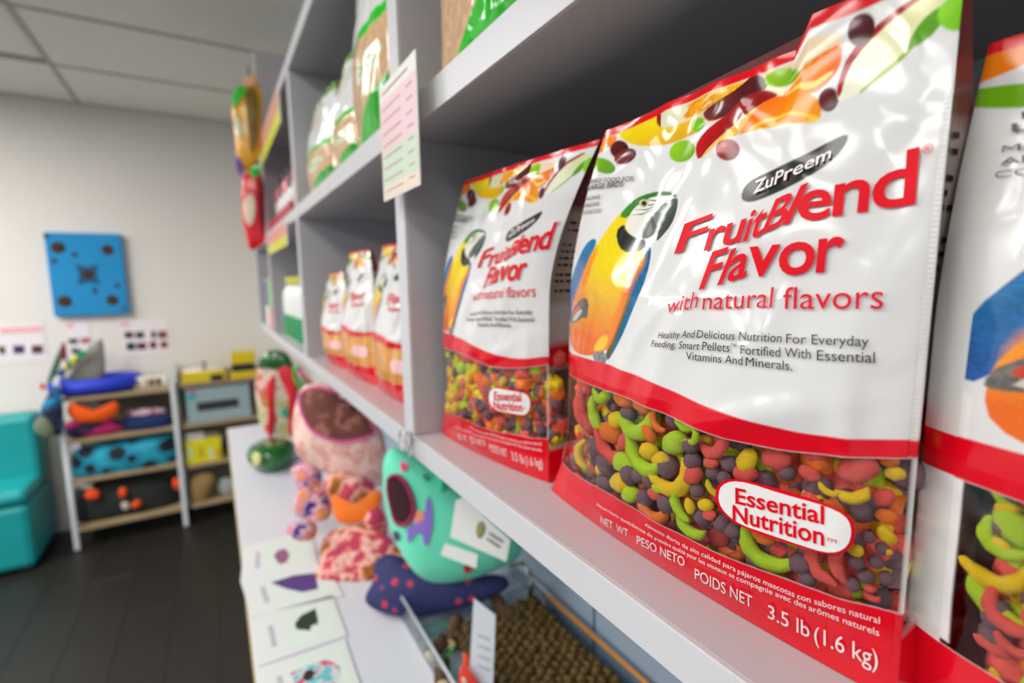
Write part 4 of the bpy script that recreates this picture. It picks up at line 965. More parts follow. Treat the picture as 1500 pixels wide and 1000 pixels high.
pillow('round_seal', [(411, 600), (418, 595), (424, 602), (419, 612), (411, 610)], p0, nP, .003, M('teal_seal', (40, 160, 130), .4), e, off=.045, rings=3)
# small looped toy hanging from shelf
e = empty('looped_toy', (.2, 1.6, 1.13), 'small green loop toy with pink rope hanging just under the far shelf edge', 'toy')
lp = [hitpl(x, y, (.2, 1.6, 1.15), (-.4, -1, 0)) for x, y in smooth_poly([(431, 540), (438, 536), (444, 556), (456, 566), (452, 574), (440, 568), (433, 556)], 2)]
MB().tube(lp, .006, 8, True).build('loop', gr_, e, True)
MB().tube([hitpl(x, y, (.2, 1.59, 1.15), (-.4, -1, 0)) for x, y in ((437, 540), (446, 552), (458, 562), (464, 572))], .005, 8).build('rope', M('pink_rope', (226, 40, 130), .6), e, True)

# pink pet carrier: soft open pouch
def open_pouch(name, rim_px, low_px, p0, n, depth, outer, inner_m, trim, label, cat, trim_r=.0035):
    nn = np.array(n, float); nn /= np.linalg.norm(nn)
    e = empty(name, tuple(p0), label, cat)
    body = [hitpl(x, y, p0, n) for x, y in smooth_poly(low_px, 2)]
    bm = pillow_mesh(body, depth, n, 8, wob=.006, wf=11)
    for v in bm.verts: v.co -= e.location
    me = bpy.data.meshes.new('pouch'); bm.to_mesh(me); bm.free(); link('pouch', me, outer, e, True)
    rf = decal('lining', rim_px, low_px, p0, n, depth, inner_m, e, .004, .006, 11)
    MB().tube(rf, trim_r, 8, True).build('trim', trim, e, True)
    return e
pkf = Mpat('pink_kitten_fabric', [(0, (236, 190, 178)), (.5, (246, 214, 200)), (.56, (220, 144, 140)), (.6, (240, 200, 190)), (.7, (200, 110, 110))], 22, .85, 'noise', .4)
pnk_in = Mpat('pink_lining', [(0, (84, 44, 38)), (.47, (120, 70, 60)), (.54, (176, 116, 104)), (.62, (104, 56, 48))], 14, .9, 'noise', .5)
trim = M('magenta_trim', (238, 96, 170), .6)
open_pouch('pet_carrier', [(441, 598), (440, 580), (452, 566), (480, 568), (515, 588), (545, 612), (553, 634), (530, 644), (498, 648), (466, 634), (450, 618)],
           [(432, 640), (428, 610), (440, 575), (448, 560), (490, 562), (550, 610), (566, 640), (566, 690), (562, 716), (520, 706), (470, 690), (438, 668)],
           (.245, 1.32, 1.1), (-.55, -.85, .1), .06, pkf, pnk_in, trim, 'pale pink soft pet carrier with magenta trimmed opening, below the shelf edge', 'carrier')
# mint pet carrier
mint = M('mint_fabric', (104, 226, 188), .8, var=.1, vscale=9, bump=.4, bscale=30, sheen=.2)
MINT = [(563, 700), (565, 655), (590, 652), (650, 690), (720, 745), (768, 800), (755, 822), (700, 840), (640, 852), (606, 836), (578, 790), (564, 745)]
mc = open_pouch('pet_carrier', [(568, 700), (577, 692), (590, 696), (602, 722), (607, 748), (597, 768), (582, 766), (573, 742)],
           MINT,
           (.27, .80, 1.03), (-.62, -.78, .12), .055, mint, M('maroon_lining', (52, 6, 22), .9), M('maroon_trim', (150, 20, 80), .6), 'mint green soft pet carrier with llama print and a dark maroon opening', 'carrier')
nM = (-.62, -.78, .12); pM = (.27, .80, 1.03)
pur = M('lilac_print', (140, 110, 206), .8); 
for q, m_, nm in (([(598, 770), (612, 764), (622, 756), (622, 735), (628, 722), (632, 740), (634, 770), (630, 800), (624, 798), (622, 782), (608, 780), (604, 796), (600, 790)], pur, 'llama_print'),
               ([(604, 752), (612, 744), (620, 750), (622, 764), (608, 768)], M('coral_print', (240, 150, 130), .8), 'saddle_print'),
               ([(590, 672), (602, 676), (596, 690), (588, 686)], M('pink_print', (236, 90, 130), .8), 'flower_print'),
               ([(576, 775), (586, 778), (588, 790), (578, 790)], M('dark_print', (70, 60, 90), .8), 'print_spot'),
               ([(622, 690), (632, 696), (628, 704), (620, 700)], M('teal_print', (30, 130, 120), .8), 'print_spot'),
               ([(680, 826), (690, 822), (696, 830), (686, 836)], M('red_print', (190, 40, 60), .8), 'print_spot')):
    decal(nm, q, MINT, pM, nM, .055, m_, mc, .003, .006, 11, sm=1)
box('strap', (.30, .74, 1.02), (.31, .76, 1.2), M('mint_strap', (60, 200, 160), .8), mc, .002)
# swing tags on the mint carrier
e = mc
for k, q in enumerate(([(668, 732), (680, 728), (748, 790), (742, 822), (660, 786)], [(652, 795), (700, 812), (698, 832), (646, 812)])):
    P = [hitpl(x, y, (.235-.004*k, .70, 1.06), (-.75, -.6, .1)) for x, y in q]
    bm = bmesh.new(); n_ = Vector((-.75, -.6, .1)).normalized()*.001
    a = [bm.verts.new(Vector(p)-e.location) for p in P]; b = [bm.verts.new(Vector(p)-e.location+n_) for p in P]
    bm.faces.new(a[::-1]); bm.faces.new(b)
    for j in range(len(P)): bm.faces.new((a[j], a[(j+1) % len(P)], b[(j+1) % len(P)], b[j]))
    bmesh.ops.recalc_face_normals(bm, faces=bm.faces); me = bpy.data.meshes.new('tag_card'); bm.to_mesh(me); bm.free(); link('tag_card', me, M('tag_card', (222, 224, 220), .5), e)
for k, (q, c) in enumerate((([(698, 766), (708, 762), (712, 776), (704, 790), (697, 784)], (150, 140, 90)), ([(716, 778), (738, 792), (737, 796), (715, 782)], (120, 120, 116)), ([(713, 786), (734, 800), (733, 804), (712, 790)], (120, 120, 116)))):
    pillow('tag_print', q, (.235, .70, 1.06), (-.75, -.6, .1), .0006, M('tagprint%d' % (k > 0), c, .6), e, off=.0015, rings=2, sm=1)
MB().tube([hitpl(x, y, (.236, .70, 1.06), (-.75, -.6, .1)) for x, y in ((672, 730), (678, 738), (684, 746), (688, 749))], .0012, 6).build('string', blk, e, True)

# crinkly pile, orange piece, floral cloth, navy spotted cloth
crk = Mpat('purple_floral_cloth', [(0, (50, 50, 160)), (.40, (60, 50, 150)), (.43, (226, 170, 186)), (.49, (236, 200, 204)), (.52, (206, 30, 110)), (.57, (226, 160, 170)), (.62, (226, 150, 30))], 34, .85, 'noise', .6)
crp = Mpat('pink_floral_cloth', [(0, (170, 40, 90)), (.40, (190, 60, 90)), (.44, (226, 130, 120)), (.49, (240, 196, 186)), (.54, (224, 150, 130)), (.58, (176, 110, 24)), (.64, (150, 80, 20))], 24, .85, 'noise', .6)
nT = (-.5, -.75, .45)
for k, (q, m_, lab) in enumerate((
    ([(430, 678), (446, 670), (462, 680), (470, 700), (466, 722), (450, 728), (436, 716), (430, 698)], crk, 'small crumpled pink and purple bandana at the top of the pile'),
    ([(432, 720), (450, 712), (480, 720), (486, 745), (474, 764), (446, 762), (432, 745)], crk, 'blue and purple flowered bandana in the middle of the pile'),
    ([(426, 772), (440, 760), (456, 762), (468, 774), (460, 786), (440, 788), (428, 784)], crk, 'flat blue and orange cloth scrap at the foot of the pile'),
    ([(470, 700), (500, 690), (540, 700), (552, 720), (540, 745), (500, 752), (474, 736)], crp, 'pink folded cloth tucked below the pink carrier'),
    ([(536, 748), (552, 738), (566, 744), (570, 770), (560, 790), (542, 782)], crp, 'rolled pink cloth beside the mint carrier'))):
    c_ = np.mean(q, 0); p_ = hit(c_[0], c_[1]+15, 2, TZ+.05)
    pillow('bandana', q, p_, nT, .03, m_, None, wob=.012, wf=30); tag([o for o in bpy.data.objects if o.name.startswith('bandana')][-1], lab, 'bandana')
for o in bpy.data.objects:
    pass
orp = hit(515, 760, 2, TZ+.06)
o = pillow('orange_collar', [(486, 722), (496, 724), (500, 742), (520, 745), (540, 735), (548, 716), (560, 720), (558, 740), (545, 760), (515, 768), (494, 765), (486, 748)], orp, nT, .012, M('orange_cloth', (244, 118, 8), .7, bump=.3), None, off=.035); tag(o, 'bright orange curved cloth collar lying on the pink fabrics', 'collar')
flp = hit(530, 810, 2, TZ+.02)
o = pillow('floral_cloth', [(466, 792), (500, 770), (530, 765), (556, 768), (580, 800), (598, 830), (594, 846), (540, 850), (480, 858), (464, 862), (456, 850), (470, 830)], flp+np.array([0, 0, .014]), (-.3, -.4, .86), .018, crp, None, wob=.006, wf=25); tag(o, 'folded pink floral fabric lying flat above the product cards', 'fabric')
nvy = Mpat('navy_red_spot_fabric', [(0, (206, 44, 54)), (.24, (46, 50, 104)), (.4, (38, 42, 94))], 42, .8, 'spots', .4)
nvp = hit(640, 860, 2, TZ+.04)
o = pillow('spotted_cushion', [(548, 820), (575, 808), (640, 845), (700, 845), (742, 840), (748, 862), (700, 882), (640, 896), (600, 905), (560, 900), (536, 884), (534, 868), (548, 850)], nvp, (-.4, -.55, .74), .03, nvy, None, wob=.006); tag(o, 'navy blue cushion with red dots lying under the mint carrier', 'cushion')

# acrylic tray with woven mats, chews and sign
tr = empty('display_tray', (.34, .62, TZ), 'clear acrylic tray with silver rim holding woven mats at the bottom centre', 'tray')
rim = M('tray_rim', (196, 204, 210), .2, metal=.2, coat=.5)
x0, x1, y0, y1, zr = .236, .452, .25, .80, TZ+.042
MB().tube([(x0, y0, zr), (x0, y1, zr), (x1, y1, zr), (x1, y0, zr)], .0028, 8, True).build('rim', rim, tr, True)
acr = Mfilm('acrylic', (.86, .9, .92), .06, .05)
for nm, lo, hi in (('tray_wall', (x0-.001, y0, TZ+.001), (x0+.001, y1, zr)), ('tray_wall', (x1-.001, y0, TZ+.001), (x1+.001, y1, zr)), ('tray_wall', (x0, y1-.001, TZ+.001), (x1, y1+.001, zr)), ('tray_floor', (x0+.001, y0, TZ+.0005), (x1-.001, y1-.001, TZ+.0025))):
    box(nm, lo, hi, acr, tr, 0)
box('tray_divider', (x0+.002, .705, TZ+.003), (x1-.002, .708, TZ+.03), acr, tr, 0)
MB().tube([(x1-.012, .64, TZ+.05), (x1-.004, .2, TZ+.05)], .0028, 8).build('stick', M('amber_stick', (206, 130, 20), .4), None, True)
st = bpy.data.objects['stick']; st.name = 'bamboo_stick'; st.location = (0, 0, 0); single(st); tag(st, 'thin amber coloured stick lying along the back edge of the tray', 'stick')
# woven seagrass mat: rows of braided lumps
mat_e = empty('woven_mat', (.37, .47, TZ+.012), 'dark olive woven seagrass mat lying in the tray', 'mat')
sg = Mpat('seagrass', [(0, (26, 18, 4)), (.44, (64, 48, 14)), (.54, (112, 88, 38)), (.64, (52, 38, 10))], 90, .9, 'noise', .8)
box('mat_base', (.285, .27, TZ+.010), (.445, .665, TZ+.016), sg, mat_e, .003)
km = bpy.data.meshes.new('braid_knot'); bm = bmesh.new(); bmesh.ops.create_icosphere(bm, subdivisions=2, radius=1)
for v in bm.verts: v.co = Vector((v.co.x*.0085, v.co.y*.0072, v.co.z*.008))+.0014*mnoise.noise_vector(v.co*3)
bm.to_mesh(km); bm.free(); km.materials.append(sg); km.polygons.foreach_set('use_smooth', [True]*len(km.polygons))
for i in range(12):
    for j in range(24):
        o = bpy.data.objects.new('braid_knot', km); COL.objects.link(o); o.parent = mat_e
        o.location = (.293+i*.013-mat_e.location[0]+rnd.uniform(-.0025, .0025), .283+j*.0163+(.008 if i % 2 else 0)-mat_e.location[1]+rnd.uniform(-.002, .002), .0055+rnd.uniform(-.0015, .0025)); o.rotation_euler = (0, 0, rnd.uniform(0, 3))
for k in range(2):
    yy = .668+k*.012
    pts = [(.285+t*.008, yy+.003*math.sin(t*2), TZ+.018+.003*math.cos(t*2)) for t in range(21)]
    MB().tube(pts, .0065, 8).build('edge_braid', sg, mat_e, True)
brn = Mpat('bark_brown', [(0, (40, 26, 18)), (.5, (84, 58, 40)), (.7, (110, 80, 56))], 50, .9, 'noise', .6)
for k, (px, py, L, a, lab) in enumerate(((640, 948, .035, .5, 'short brown wooden chew with a pale cut end, upper one in the tray corner'), (648, 985, .04, 1.2, 'brown chew stick with pale end at the bottom edge of the photo'), (665, 925, .05, .9, 'dark brown chew stick leaning behind the white sign'), (735, 890, .09, 1.45, 'long dark brown bark chew between sign and tray divider'))):
    P = hit(px, py, 2, TZ+.016); e = empty('wooden_chew', tuple(P), lab, 'chew')
    d = Vector((math.cos(a), math.sin(a), .08)); A_ = Vector(P)-d*L/2; B_ = Vector(P)+d*L/2
    MB().tube([A_, A_.lerp(B_, .3), A_.lerp(B_, .7), B_], .011, 10).build('bark', brn, e, True, jitter=.002, jf=60)
    MB().tube([A_-d*.001, A_-d*.0002], .009, 10).build('cut_end', M('pale_wood', (226, 206, 160), .7), e)
o = MB().tube([hit(x, y, 2, TZ+.012) for x, y in ((632, 925), (648, 912), (662, 920), (650, 935), (668, 930), (678, 918), (664, 950), (655, 962))], .0018, 6).build('green_string', M('green_string', (40, 190, 80), .6), None, True); single(o); tag(o, 'curly green string between the chews in the tray', 'string')
# white sign card standing on a clip
sp = hit(705, 1010, 2, TZ+.03)
e = empty('sign_holder', (sp[0], sp[1], TZ+.003), 'white upright sign card on a dark clip at the front of the tray', 'sign')
P = [hitpl(x, y, sp, (-.5, -.86, 0)) for x, y in ((694, 875), (726, 900), (722, 1010), (686, 1006))]
bm = bmesh.new(); nn = Vector((-.5, -.86, 0)).normalized()*.0015
a = [bm.verts.new(Vector(p)-e.location) for p in P]; b = [bm.verts.new(Vector(p)-e.location+nn) for p in P]; bm.faces.new(a[::-1]); bm.faces.new(b)
for j in range(4): bm.faces.new((a[j], a[(j+1) % 4], b[(j+1) % 4], b[j]))
bmesh.ops.recalc_face_normals(bm, faces=bm.faces); me = bpy.data.meshes.new('sign_card'); bm.to_mesh(me); bm.free(); link('sign_card', me, M('sign_card', (232, 236, 242), .35), e)
for yy in (930, 945, 960, 975):
    pillow('print_line', [(700, yy-1), (718, yy+6), (718, yy+8), (700, yy+1)], sp, (-.5, -.86, 0), .0004, M('grey_print2', (170, 172, 178), .5), e, off=.002, rings=2, sm=0)
MB().tube([hitpl(x, y, sp, (-.5, -.86, 0)) for x, y in ((692, 905), (688, 908), (688, 1000), (690, 1004))], .0015, 6).build('clip', blk, e, True)
for k, (q, lab) in enumerate((([(678, 955), (684, 958), (712, 996), (714, 1012), (680, 1012)], 'orange paper tag behind, leaning on the white sign'), ([(674, 978), (680, 972), (702, 1000), (704, 1012), (670, 1012)], 'red orange paper tag in front, leaning on the white sign'))):
    pp = hit(690, 1010, 2, TZ+.025)-np.array([.008*k, .012*k, 0]); e2 = empty('paper_tag', (pp[0], pp[1], TZ+.003), lab, 'tag')
    pillow('tag_sheet', q, pp, (-.6, -.8, 0), .001, M('orange_paper_%d' % k, ((244, 84, 24), (236, 60, 34))[k], .5), e2, sm=0, rings=3)
    pillow('pale_mark', [(684, 975), (690, 980), (692, 988), (686, 986)] if not k else [(676, 990), (684, 994), (684, 1004), (677, 1002)], pp, (-.6, -.8, 0), .0005, M('pale_mark', (250, 200, 180), .5), e2, off=.0015, rings=2, sm=1)
# metal carrier handle near the back of the tray
e = MB().tube([hit(x, y, 0, .42) for x, y in ((748, 828), (765, 822), (776, 836), (780, 856), (776, 872))], .004, 8).build('metal_hook', M('chrome', (200, 206, 200), .15, metal=1), None, True); single(e); tag(e, 'curved silver metal hook against the blue grey backing board', 'hook')

# ------------------------------------------------------------------ far wall: mat, posters
def on_wall(px, py, off=0): return hit(px, py, 1, WY-off)
A_, B_ = on_wall(65, 340, .02), on_wall(196, 459, .02)
e = empty('blue_snuffle_board', ((A_[0]+B_[0])/2, WY-.02, B_[2]), 'square bright blue board with brown round holes and star hung on the wall', 'board')
xa, xb, za, zb = A_[0], B_[0]-.02, B_[2]+.0, A_[2]
box('board', (xa, WY-.045, za), (xb, WY-.002, zb), M('blue_felt', (22, 138, 198), .8, var=.12, vscale=6, bump=.2), e, .006)
brm = M('brown_spot', (62, 44, 34), .9)
for (fx, fz, r) in ((.16, .82, .033), (.80, .80, .030), (.16, .18, .033), (.79, .18, .031), (.5, .5, .036), (.36, .74, .014), (.09, .66, .014), (.57, .30, .014), (.88, .36, .014), (.03, .95, .013), (.93, .07, .013)):
    cx, cz = xa+(xb-xa)*fx, za+(zb-za)*fz
    pts = [(cx+r*math.cos(t), WY-.0455, cz+r*math.sin(t)) for t in [2*math.pi*k/18 for k in range(18)]]
    bm = pillow_mesh([np.array(p) for p in pts], .004, (0, -1, 0), 3)
    for v in bm.verts: v.co -= e.location
    me = bpy.data.meshes.new('brown_disc'); bm.to_mesh(me); bm.free(); link('brown_disc', me, brm, e, True)
cx, cz = (xa+xb)/2, (za+zb)/2
st_ = [np.array((cx+(.075 if k % 2 == 0 else .04)*math.cos(math.pi/4+k*math.pi/4), WY-.0452, cz+(.085 if k % 2 == 0 else .045)*math.sin(math.pi/4+k*math.pi/4))) for k in range(8)]
bm = pillow_mesh(st_, .003, (0, -1, 0), 3)
for v in bm.verts: v.co -= e.location
me = bpy.data.meshes.new('star_patch'); bm.to_mesh(me); bm.free(); link('star_patch', me, M('dark_blue_felt', (16, 84, 124), .8), e)
def poster(x0, y0, x1, y1, label, cells, head):
    A_, B_ = on_wall(x0, y0), on_wall(x1, y1); e = empty('poster', ((A_[0]+B_[0])/2, WY-.002, B_[2]), label, 'poster')
    box('sheet', (A_[0], WY-.003, B_[2]), (B_[0], WY-.0005, A_[2]), M('poster_paper', (232, 226, 230), .5), e, 0)
    for (a, b, c, d, col) in cells:
        p, q = on_wall(a, b), on_wall(c, d)
        box('picture', (p[0], WY-.0042, q[2]), (q[0], WY-.003, p[2]), M('ph_%d_%d_%d' % col, col, .5, var=.5, vscale=30), e, 0)
    p, q = on_wall(*head[:2]), on_wall(*head[2:]); box('heading', (p[0], WY-.004, q[2]), (q[0], WY-.003, p[2]), M('pink_head', (236, 176, 180), .5), e, 0)
poster(-45, 478, 70, 528, 'wide white poster with three small pictures at the left edge of the photo', [(-22, 507, -4, 518, (90, 60, 110)), (-2, 507, 9, 518, (80, 70, 50)), (19, 506, 37, 517, (64, 40, 100)), (46, 506, 64, 517, (90, 44, 60))], (0, 480, 62, 486))
poster(97, 470, 137, 528, 'narrow white poster behind the grey triangular bag', [(100, 496, 115, 503, (70, 70, 74)), (118, 495, 133, 502, (176, 90, 80)), (104, 510, 117, 517, (60, 80, 84))], (98, 473, 108, 480))
poster(176, 470, 250, 518, 'white poster with eight dark red pictures above the mugs', [(182, 486, 196, 495, (90, 30, 40)), (198, 486, 212, 495, (50, 54, 50)), (221, 485, 229, 495, (96, 50, 40)), (231, 485, 245, 495, (120, 64, 44)), (185, 502, 199, 512, (36, 30, 44)), (200, 502, 215, 511, (86, 26, 44)), (219, 500, 230, 510, (110, 30, 44)), (235, 500, 246, 509, (130, 34, 44))], (176, 472, 190, 478))

# ------------------------------------------------------------------ shelving bays against the wall
YF, YB = 3.5, 3.82
def bay(name, xa, xb, zs, label, posts):
    e = empty(name, ((xa+xb)/2, 3.66, 0), label, 'shelf')
    wm = M('white_steel', (214, 220, 224), .4); bd = M('plywood_board', (158, 138, 104), .6, var=.12, vscale=12)
    for x in posts:
        for y in (YF, YB-.024): box('post', (x-.012, y, 0), (x+.012, y+.024, .965), wm, e, .002)
    for z in zs:
        b = box('shelf_board', (xa+.012, YF+.004, z-.018), (xb-.012, YB, z), bd, e, .001)
    return e
ZS = (.12, .395, .62, .855)
bay('low_shelf', -.75, -.24, ZS, 'left bay of the low wall shelf with white posts and plywood boards', (-.75, -.24))
bay('low_shelf', -.215, .30, (.12, .37, .62, .87), 'right bay of the low wall shelf behind the table end', (.30,))
box('back_sheet', (-.76, 3.8215, .1), (.31, 3.8275, .9), M('grey_mesh', (120, 116, 108), .7), None, 0)
tag(single(bpy.data.objects['back_sheet']), 'dull grey backing sheet behind both wall shelf bays', 'panel')
n3 = (0, -1, 0)
def pl3(name, px, y, thick, mat, label, cat, **k):
    o = pillow(name, px, (0, y, 0), n3, thick, mat, None, **k); tag(o, label, cat); return o
# blue round bed
c_ = hit(143, 575, 1, 3.62); e = empty('pet_bed', (c_[0], 3.64, .857), 'royal blue oval pet bed on top of the left shelf bay', 'bed')
bl = M('royal_blue', (24, 50, 190), .6, bump=.2)
ptsr = [(c_[0]+.178*math.cos(t), 3.66+.12*math.sin(t), .902) for t in [2*math.pi*k/28 for k in range(28)]]
MB().tube(ptsr, .044, 10, True).build('rim_bolster', bl, e, True)
MB().lathe((c_[0], 3.66, .858), [(.15, 0), (.17, .01), (.16, .02), (.05, .022)], 28, 1, .62).build('bed_floor', M('navy_pad', (10, 14, 50), .8), e, True)
mug_w = M('mug_glaze', (226, 222, 210), .25, coat=.5)
for k, (px, c) in enumerate(((199, (190, 170, 90)), (210, None), (221, (120, 50, 40)), (232, (50, 54, 60)), (243, None))):
    P = hit(px, 560, 1, 3.6); z = .8555
    lab = ['yellowish mug next to the blue bed', 'plain white mug second from the blue bed', 'dark red striped mug in the middle of the row', 'mug with dark grey mark, fourth in the row', 'white mug at the shelf end by the post'][k]
    e = empty('mug', (P[0], 3.6, z), lab, 'mug', 'mugs on the left shelf bay')
    MB().lathe((P[0], 3.6, z), [(.017, 0), (.02, .003), (.021, .07), (.0195, .072), (.018, .066), (.017, .01)], 14).build('cup', mug_w, e, True)
    hp = [(P[0]+.02+.012*math.sin(t), 3.592, z+.035+.018*math.cos(t)) for t in [math.pi*k2/8 for k2 in range(9)]]
    MB().tube(hp, .003, 6).build('handle', mug_w, e, True)
    if c: box('printed_mark', (P[0]-.011, 3.577, z+.015), (P[0]+.011, 3.5805, z+.055), M('mug_mark_%d' % k, c, .5), e, .001)
pl3('bone_plush', [(98, 596), (104, 588), (114, 592), (122, 602), (138, 604), (152, 602), (160, 592), (168, 587), (175, 592), (173, 606), (160, 614), (150, 618), (120, 620), (108, 616), (98, 606)], 3.52, .035, M('orange_plush', (252, 96, 6), .8, bump=.3), 'bright orange bone shaped plush on the second shelf of the left bay', 'plush')
mg = Mpat('magenta_navy_print', [(0, (40, 30, 60)), (.48, (56, 30, 76)), (.54, (214, 40, 130)), (.7, (190, 30, 110))], 12, .8, 'noise', .3)
pl3('patterned_cushion', [(94, 618), (110, 614), (150, 614), (178, 612), (182, 630), (150, 636), (110, 641), (95, 640)], 3.58, .05, mg, 'magenta and navy patterned cushion below the orange bone plush', 'cushion')
pl3('folded_towel', [(176, 612), (200, 608), (245, 606), (254, 612), (254, 628), (220, 632), (180, 632)], 3.58, .05, M('navy_towel', (14, 42, 92), .9, bump=.4), 'navy blue folded towel right of the patterned cushion', 'towel')
pl3('folded_blanket', [(178, 604), (200, 598), (240, 596), (246, 602), (240, 609), (190, 611)], 3.6, .035, Mpat('pale_pink_print', [(0, (214, 160, 190)), (.5, (226, 196, 206)), (.6, (120, 60, 110))], 22, .8, 'noise', .2), 'pale pink patterned blanket folded on the navy towel', 'blanket')
tl = Mpat('teal_black_spots', [(0, (14, 26, 40)), (.36, (20, 60, 84)), (.40, (18, 140, 172)), (.6, (36, 160, 190))], 10, .8, 'spots', .4)
pl3('spotted_duvet', [(104, 664), (114, 655), (150, 650), (200, 640), (252, 634), (262, 642), (262, 680), (230, 688), (170, 695), (110, 702), (104, 690)], 3.58, .07, tl, 'teal duvet bundle with black spots on the third shelf', 'bedding')
pl3('dark_bundle', [(104, 720), (120, 708), (180, 700), (240, 696), (264, 700), (266, 742), (230, 750), (160, 762), (108, 770)], 3.62, .08, M('charcoal_fleece', (34, 40, 38), .9, bump=.5), 'charcoal fleece bundle on the lowest shelf of the left bay', 'bundle')
orm = M('orange_scrap', (236, 78, 20), .8)
for q, lab in (([(122, 722), (136, 714), (148, 720), (144, 732), (126, 732)], 'orange cloth patch at the left of the charcoal bundle'), ([(172, 716), (184, 712), (188, 724), (176, 732)], 'round orange ball in the middle of the charcoal bundle'), ([(192, 736), (206, 730), (208, 740), (194, 746)], 'small orange scrap low on the charcoal bundle'), ([(251, 702), (262, 698), (266, 712), (256, 720)], 'orange ball at the right end of the lowest shelf')):
    pl3('orange_toy', q, 3.53, .016, orm, lab, 'toy')
for q, lab in (([(114, 712), (130, 706), (140, 712), (124, 718)], 'pale grey cloth scrap at the top left of the charcoal bundle'), ([(176, 736), (188, 734), (192, 744), (180, 748)], 'pale grey cloth scrap beside the small orange scrap')):
    pl3('cloth_scrap', q, 3.53, .012, M('pale_scrap', (190, 186, 178), .9), lab, 'cloth')
# right bay contents
def b3(name, x0, y0, x1, y1, yf, dep, mat, parent, bev=.004, zmin=None):
    A_, B_ = hit(x0, y0, 1, yf), hit(x1, y1, 1, yf); zl = B_[2] if zmin is None else zmin
    return box(name, (min(A_[0], B_[0]), yf, zl), (max(A_[0], B_[0]), yf+dep, A_[2]), mat, parent, bev)
ylw = M('yellow_card', (214, 190, 20), .5)
P = hit(300, 560, 1, 3.52); e = empty('yellow_tray', (P[0], 3.6, .871), 'yellow tray with dark slot on top of the right shelf bay', 'tray')
b3('tray_body', 265, 548, 333, 575, 3.52, .2, ylw, e, zmin=.871); b3('slot', 308, 549, 327, 557, 3.518, .003, blk, e, 0)
e = empty('yellow_tray', (hit(350, 560, 1, 3.52)[0], 3.6, .871), 'second shorter yellow tray, right of the slotted yellow tray', 'tray')
b3('tray_body', 337, 546, 376, 570, 3.52, .2, ylw, e, zmin=.871)
zt_ = hit(300, 548, 1, 3.52)[2]
e = empty('white_dish', (hit(300, 545, 1, 3.58)[0], 3.6, zt_), 'low white dish with a small dark figure on the slotted yellow tray', 'dish')
cxw = hit(300, 545, 1, 3.6)[0]
MB().lathe((cxw, 3.62, zt_+.0005), [(.06, 0), (.11, .006), (.12, .022), (.114, .022), (.06, .01)], 20, 1, .6).build('dish', mug_w, e, True)
MB().lathe((cxw, 3.6, zt_+.008), [(.014, 0), (.018, .006), (.008, .02), (.007, .04), (.012, .05), (.004, .062)], 12).build('figure', M('grey_figure', (90, 96, 92), .5), e, True)
e = empty('yellow_box', (hit(356, 530, 1, 3.54)[0], 3.6, hit(350, 546, 1, 3.52)[2]), 'yellow lidded black box on top of the shorter yellow tray', 'box')
zz = hit(350, 546, 1, 3.52)[2]+.0005
b3('box_body', 339, 530, 374, 547, 3.54, .14, blk, e, zmin=zz); A_ = hit(338, 518, 1, 3.535); B_ = hit(375, 531, 1, 3.535); box('lid', (A_[0], 3.535, B_[2]), (B_[0], 3.685, A_[2]), ylw, e, .004)
e = empty('storage_drawer', (hit(320, 590, 1, 3.52)[0], 3.6, .6205), 'grey storage box with a long dark handle slot on the right bay', 'box')
b3('drawer_body', 271, 570, 369, 613, 3.52, .24, M('blue_grey_box', (150, 170, 176), .4), e, .006, zmin=.6205)
b3('handle_slot', 288, 590, 350, 595, 3.517, .004, M('slot_dark', (40, 46, 52), .5), e, .001)
b3('teal_sticker', 273, 576, 288, 585, 3.518, .003, M('teal_sticker', (30, 170, 180), .5), e, 0); b3('magenta_mark', 276, 573, 286, 577, 3.517, .003, M('magenta_mark', (190, 70, 140), .5), e, 0)
e = empty('yellow_carton', (hit(300, 665, 1, 3.53)[0], 3.6, .371), 'open yellow carton with printed panels and white papers on the right bay', 'carton')
b3('carton_body', 271, 648, 326, 678, 3.53, .2, M('lemon_card', (222, 214, 20), .5), e, .004, zmin=.371)
for k, xx in enumerate((276, 292, 306, 317)): b3('printed_panel', xx, 656, xx+6, 670, 3.5285, .002, M('panel_%d' % (k % 2), ((190, 220, 200), (200, 150, 40))[k % 2], .5), e, 0)
for k in range(4): b3('paper_sheet', 271+k*11, 636+k % 2*3, 300+k*9, 648, 3.55+k*.03, .02, M('paper_white', (206, 202, 206), .7), e, .001)
o = pl3('brown_paper_bag', [(279, 700), (300, 690), (318, 696), (308, 720), (298, 742), (284, 738), (278, 720)], 3.55, .03, M('kraft_paper', (150, 120, 72), .8, bump=.4), 'crumpled brown kraft paper bag on the lowest right shelf', 'bag')
o = pl3('crumpled_plastic', [(315, 706), (332, 696), (345, 704), (342, 722), (322, 726)], 3.6, .03, M('pale_plastic', (176, 186, 190), .3, bump=.5), 'crumpled pale plastic bag beside the kraft paper bag', 'bag')
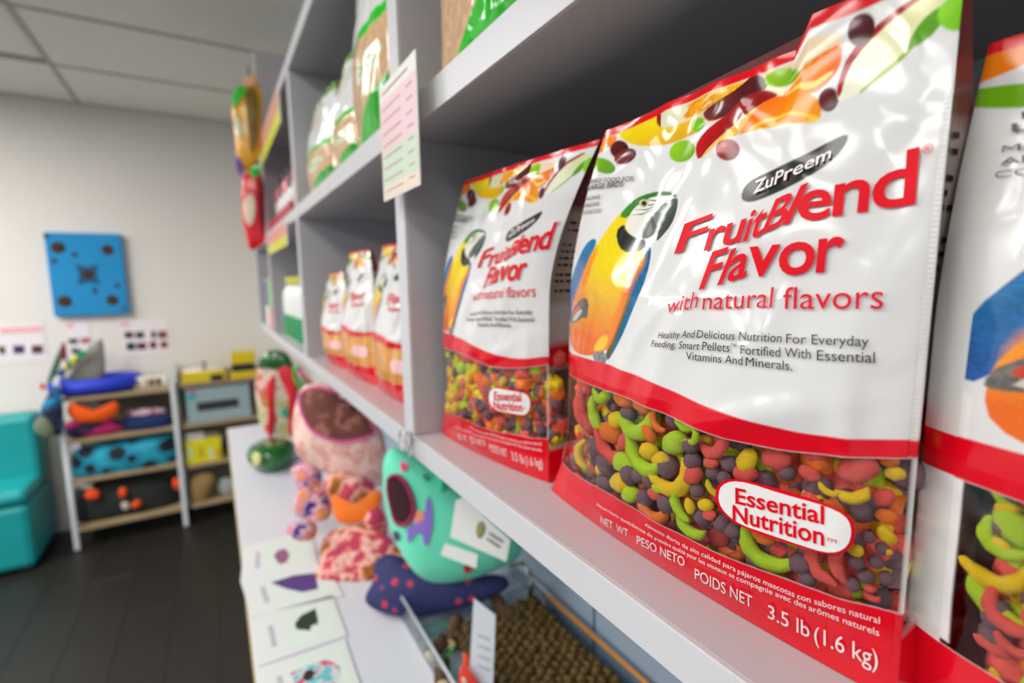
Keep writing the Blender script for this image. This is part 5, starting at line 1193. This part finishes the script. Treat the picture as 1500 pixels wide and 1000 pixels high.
# things standing and hanging at the left end
gp = hit(120, 530, 1, 3.6)
o = pl3('grey_tote', [(94, 560), (108, 535), (130, 508), (147, 494), (152, 500), (156, 560), (120, 566)], 3.66, .03, M('grey_felt', (142, 140, 130), .9, bump=.3), 'grey felt triangular bag standing against the wall behind the blue bed', 'bag')
stp = Mpat('striped_strap', [(0, (30, 60, 120)), (.3, (40, 160, 90)), (.45, (214, 206, 40)), (.6, (220, 220, 210)), (.75, (20, 40, 80))], 40, .7, 'voronoi', .2)
o = pl3('striped_strap', [(76, 558), (88, 540), (104, 522), (130, 506), (134, 512), (112, 532), (94, 550), (82, 566)], 3.6, .012, stp, 'multicoloured striped strap leaning on the grey bag', 'strap')
o = pl3('green_toy', [(66, 566), (78, 530), (90, 504), (94, 506), (92, 524), (80, 556), (72, 570)], 3.62, .014, M('dull_green_cloth', (76, 104, 88), .8), 'dull green cloth wedge standing at the left shelf end', 'toy')
o = pl3('maroon_toy', [(89, 502), (94, 500), (98, 514), (98, 530), (90, 526)], 3.6, .012, M('maroon_cloth', (120, 16, 30), .8), 'dark red cloth tip beside the dull green wedge', 'toy')
o = pl3('hanging_jacket', [(80, 560), (88, 570), (94, 600), (92, 640), (76, 636), (62, 618), (58, 600), (66, 585)], 3.47, .03, Mpat('blue_black_print', [(0, (16, 20, 34)), (.5, (20, 30, 60)), (.6, (20, 130, 190))], 12, .8, 'noise', .4), 'blue and black pet jacket hanging from the left end of the shelf', 'jacket')
o = pl3('hanging_scarf', [(52, 612), (68, 610), (78, 622), (80, 640), (60, 640), (48, 628)], 3.45, .02, M('sage_cloth', (110, 124, 100), .9, bump=.4), 'sage green cloth hanging below the blue pet jacket', 'scarf')
o = pl3('red_ball', [(57, 564), (62, 560), (67, 564), (66, 570), (60, 571)], 3.5, .01, M('red_ball', (226, 50, 34), .5), 'small red ball end sticking out left of the striped strap', 'ball')

# ------------------------------------------------------------------ teal sofa
tq = M('teal_leatherette', (12, 152, 156), .45, bump=.15, bscale=20, var=.05)
e = empty('teal_sofa', (-1.35, 3.5, 0), 'turquoise leatherette bench sofa cut off by the left edge', 'sofa')
xr_ = hit(82, 790, 1, 3.6)[0]
box('base', (-2.0, 3.36, .02), (-.885, 3.80, .36), tq, e, .03); box('seat_cushion', (-2.0, 3.35, .362), (-.883, 3.66, .44), tq, e, .03)
box('backrest', (-2.0, 3.64, .37), (-.885, 3.80, .765), tq, e, .03)
for xx in (-1.9, -.95): box('foot', (xx, 3.4, 0), (xx+.04, 3.44, .02), blk, e, 0)
bpy.context.view_layer.update()
print('pellets', count[0], 'objects', len(bpy.data.objects))
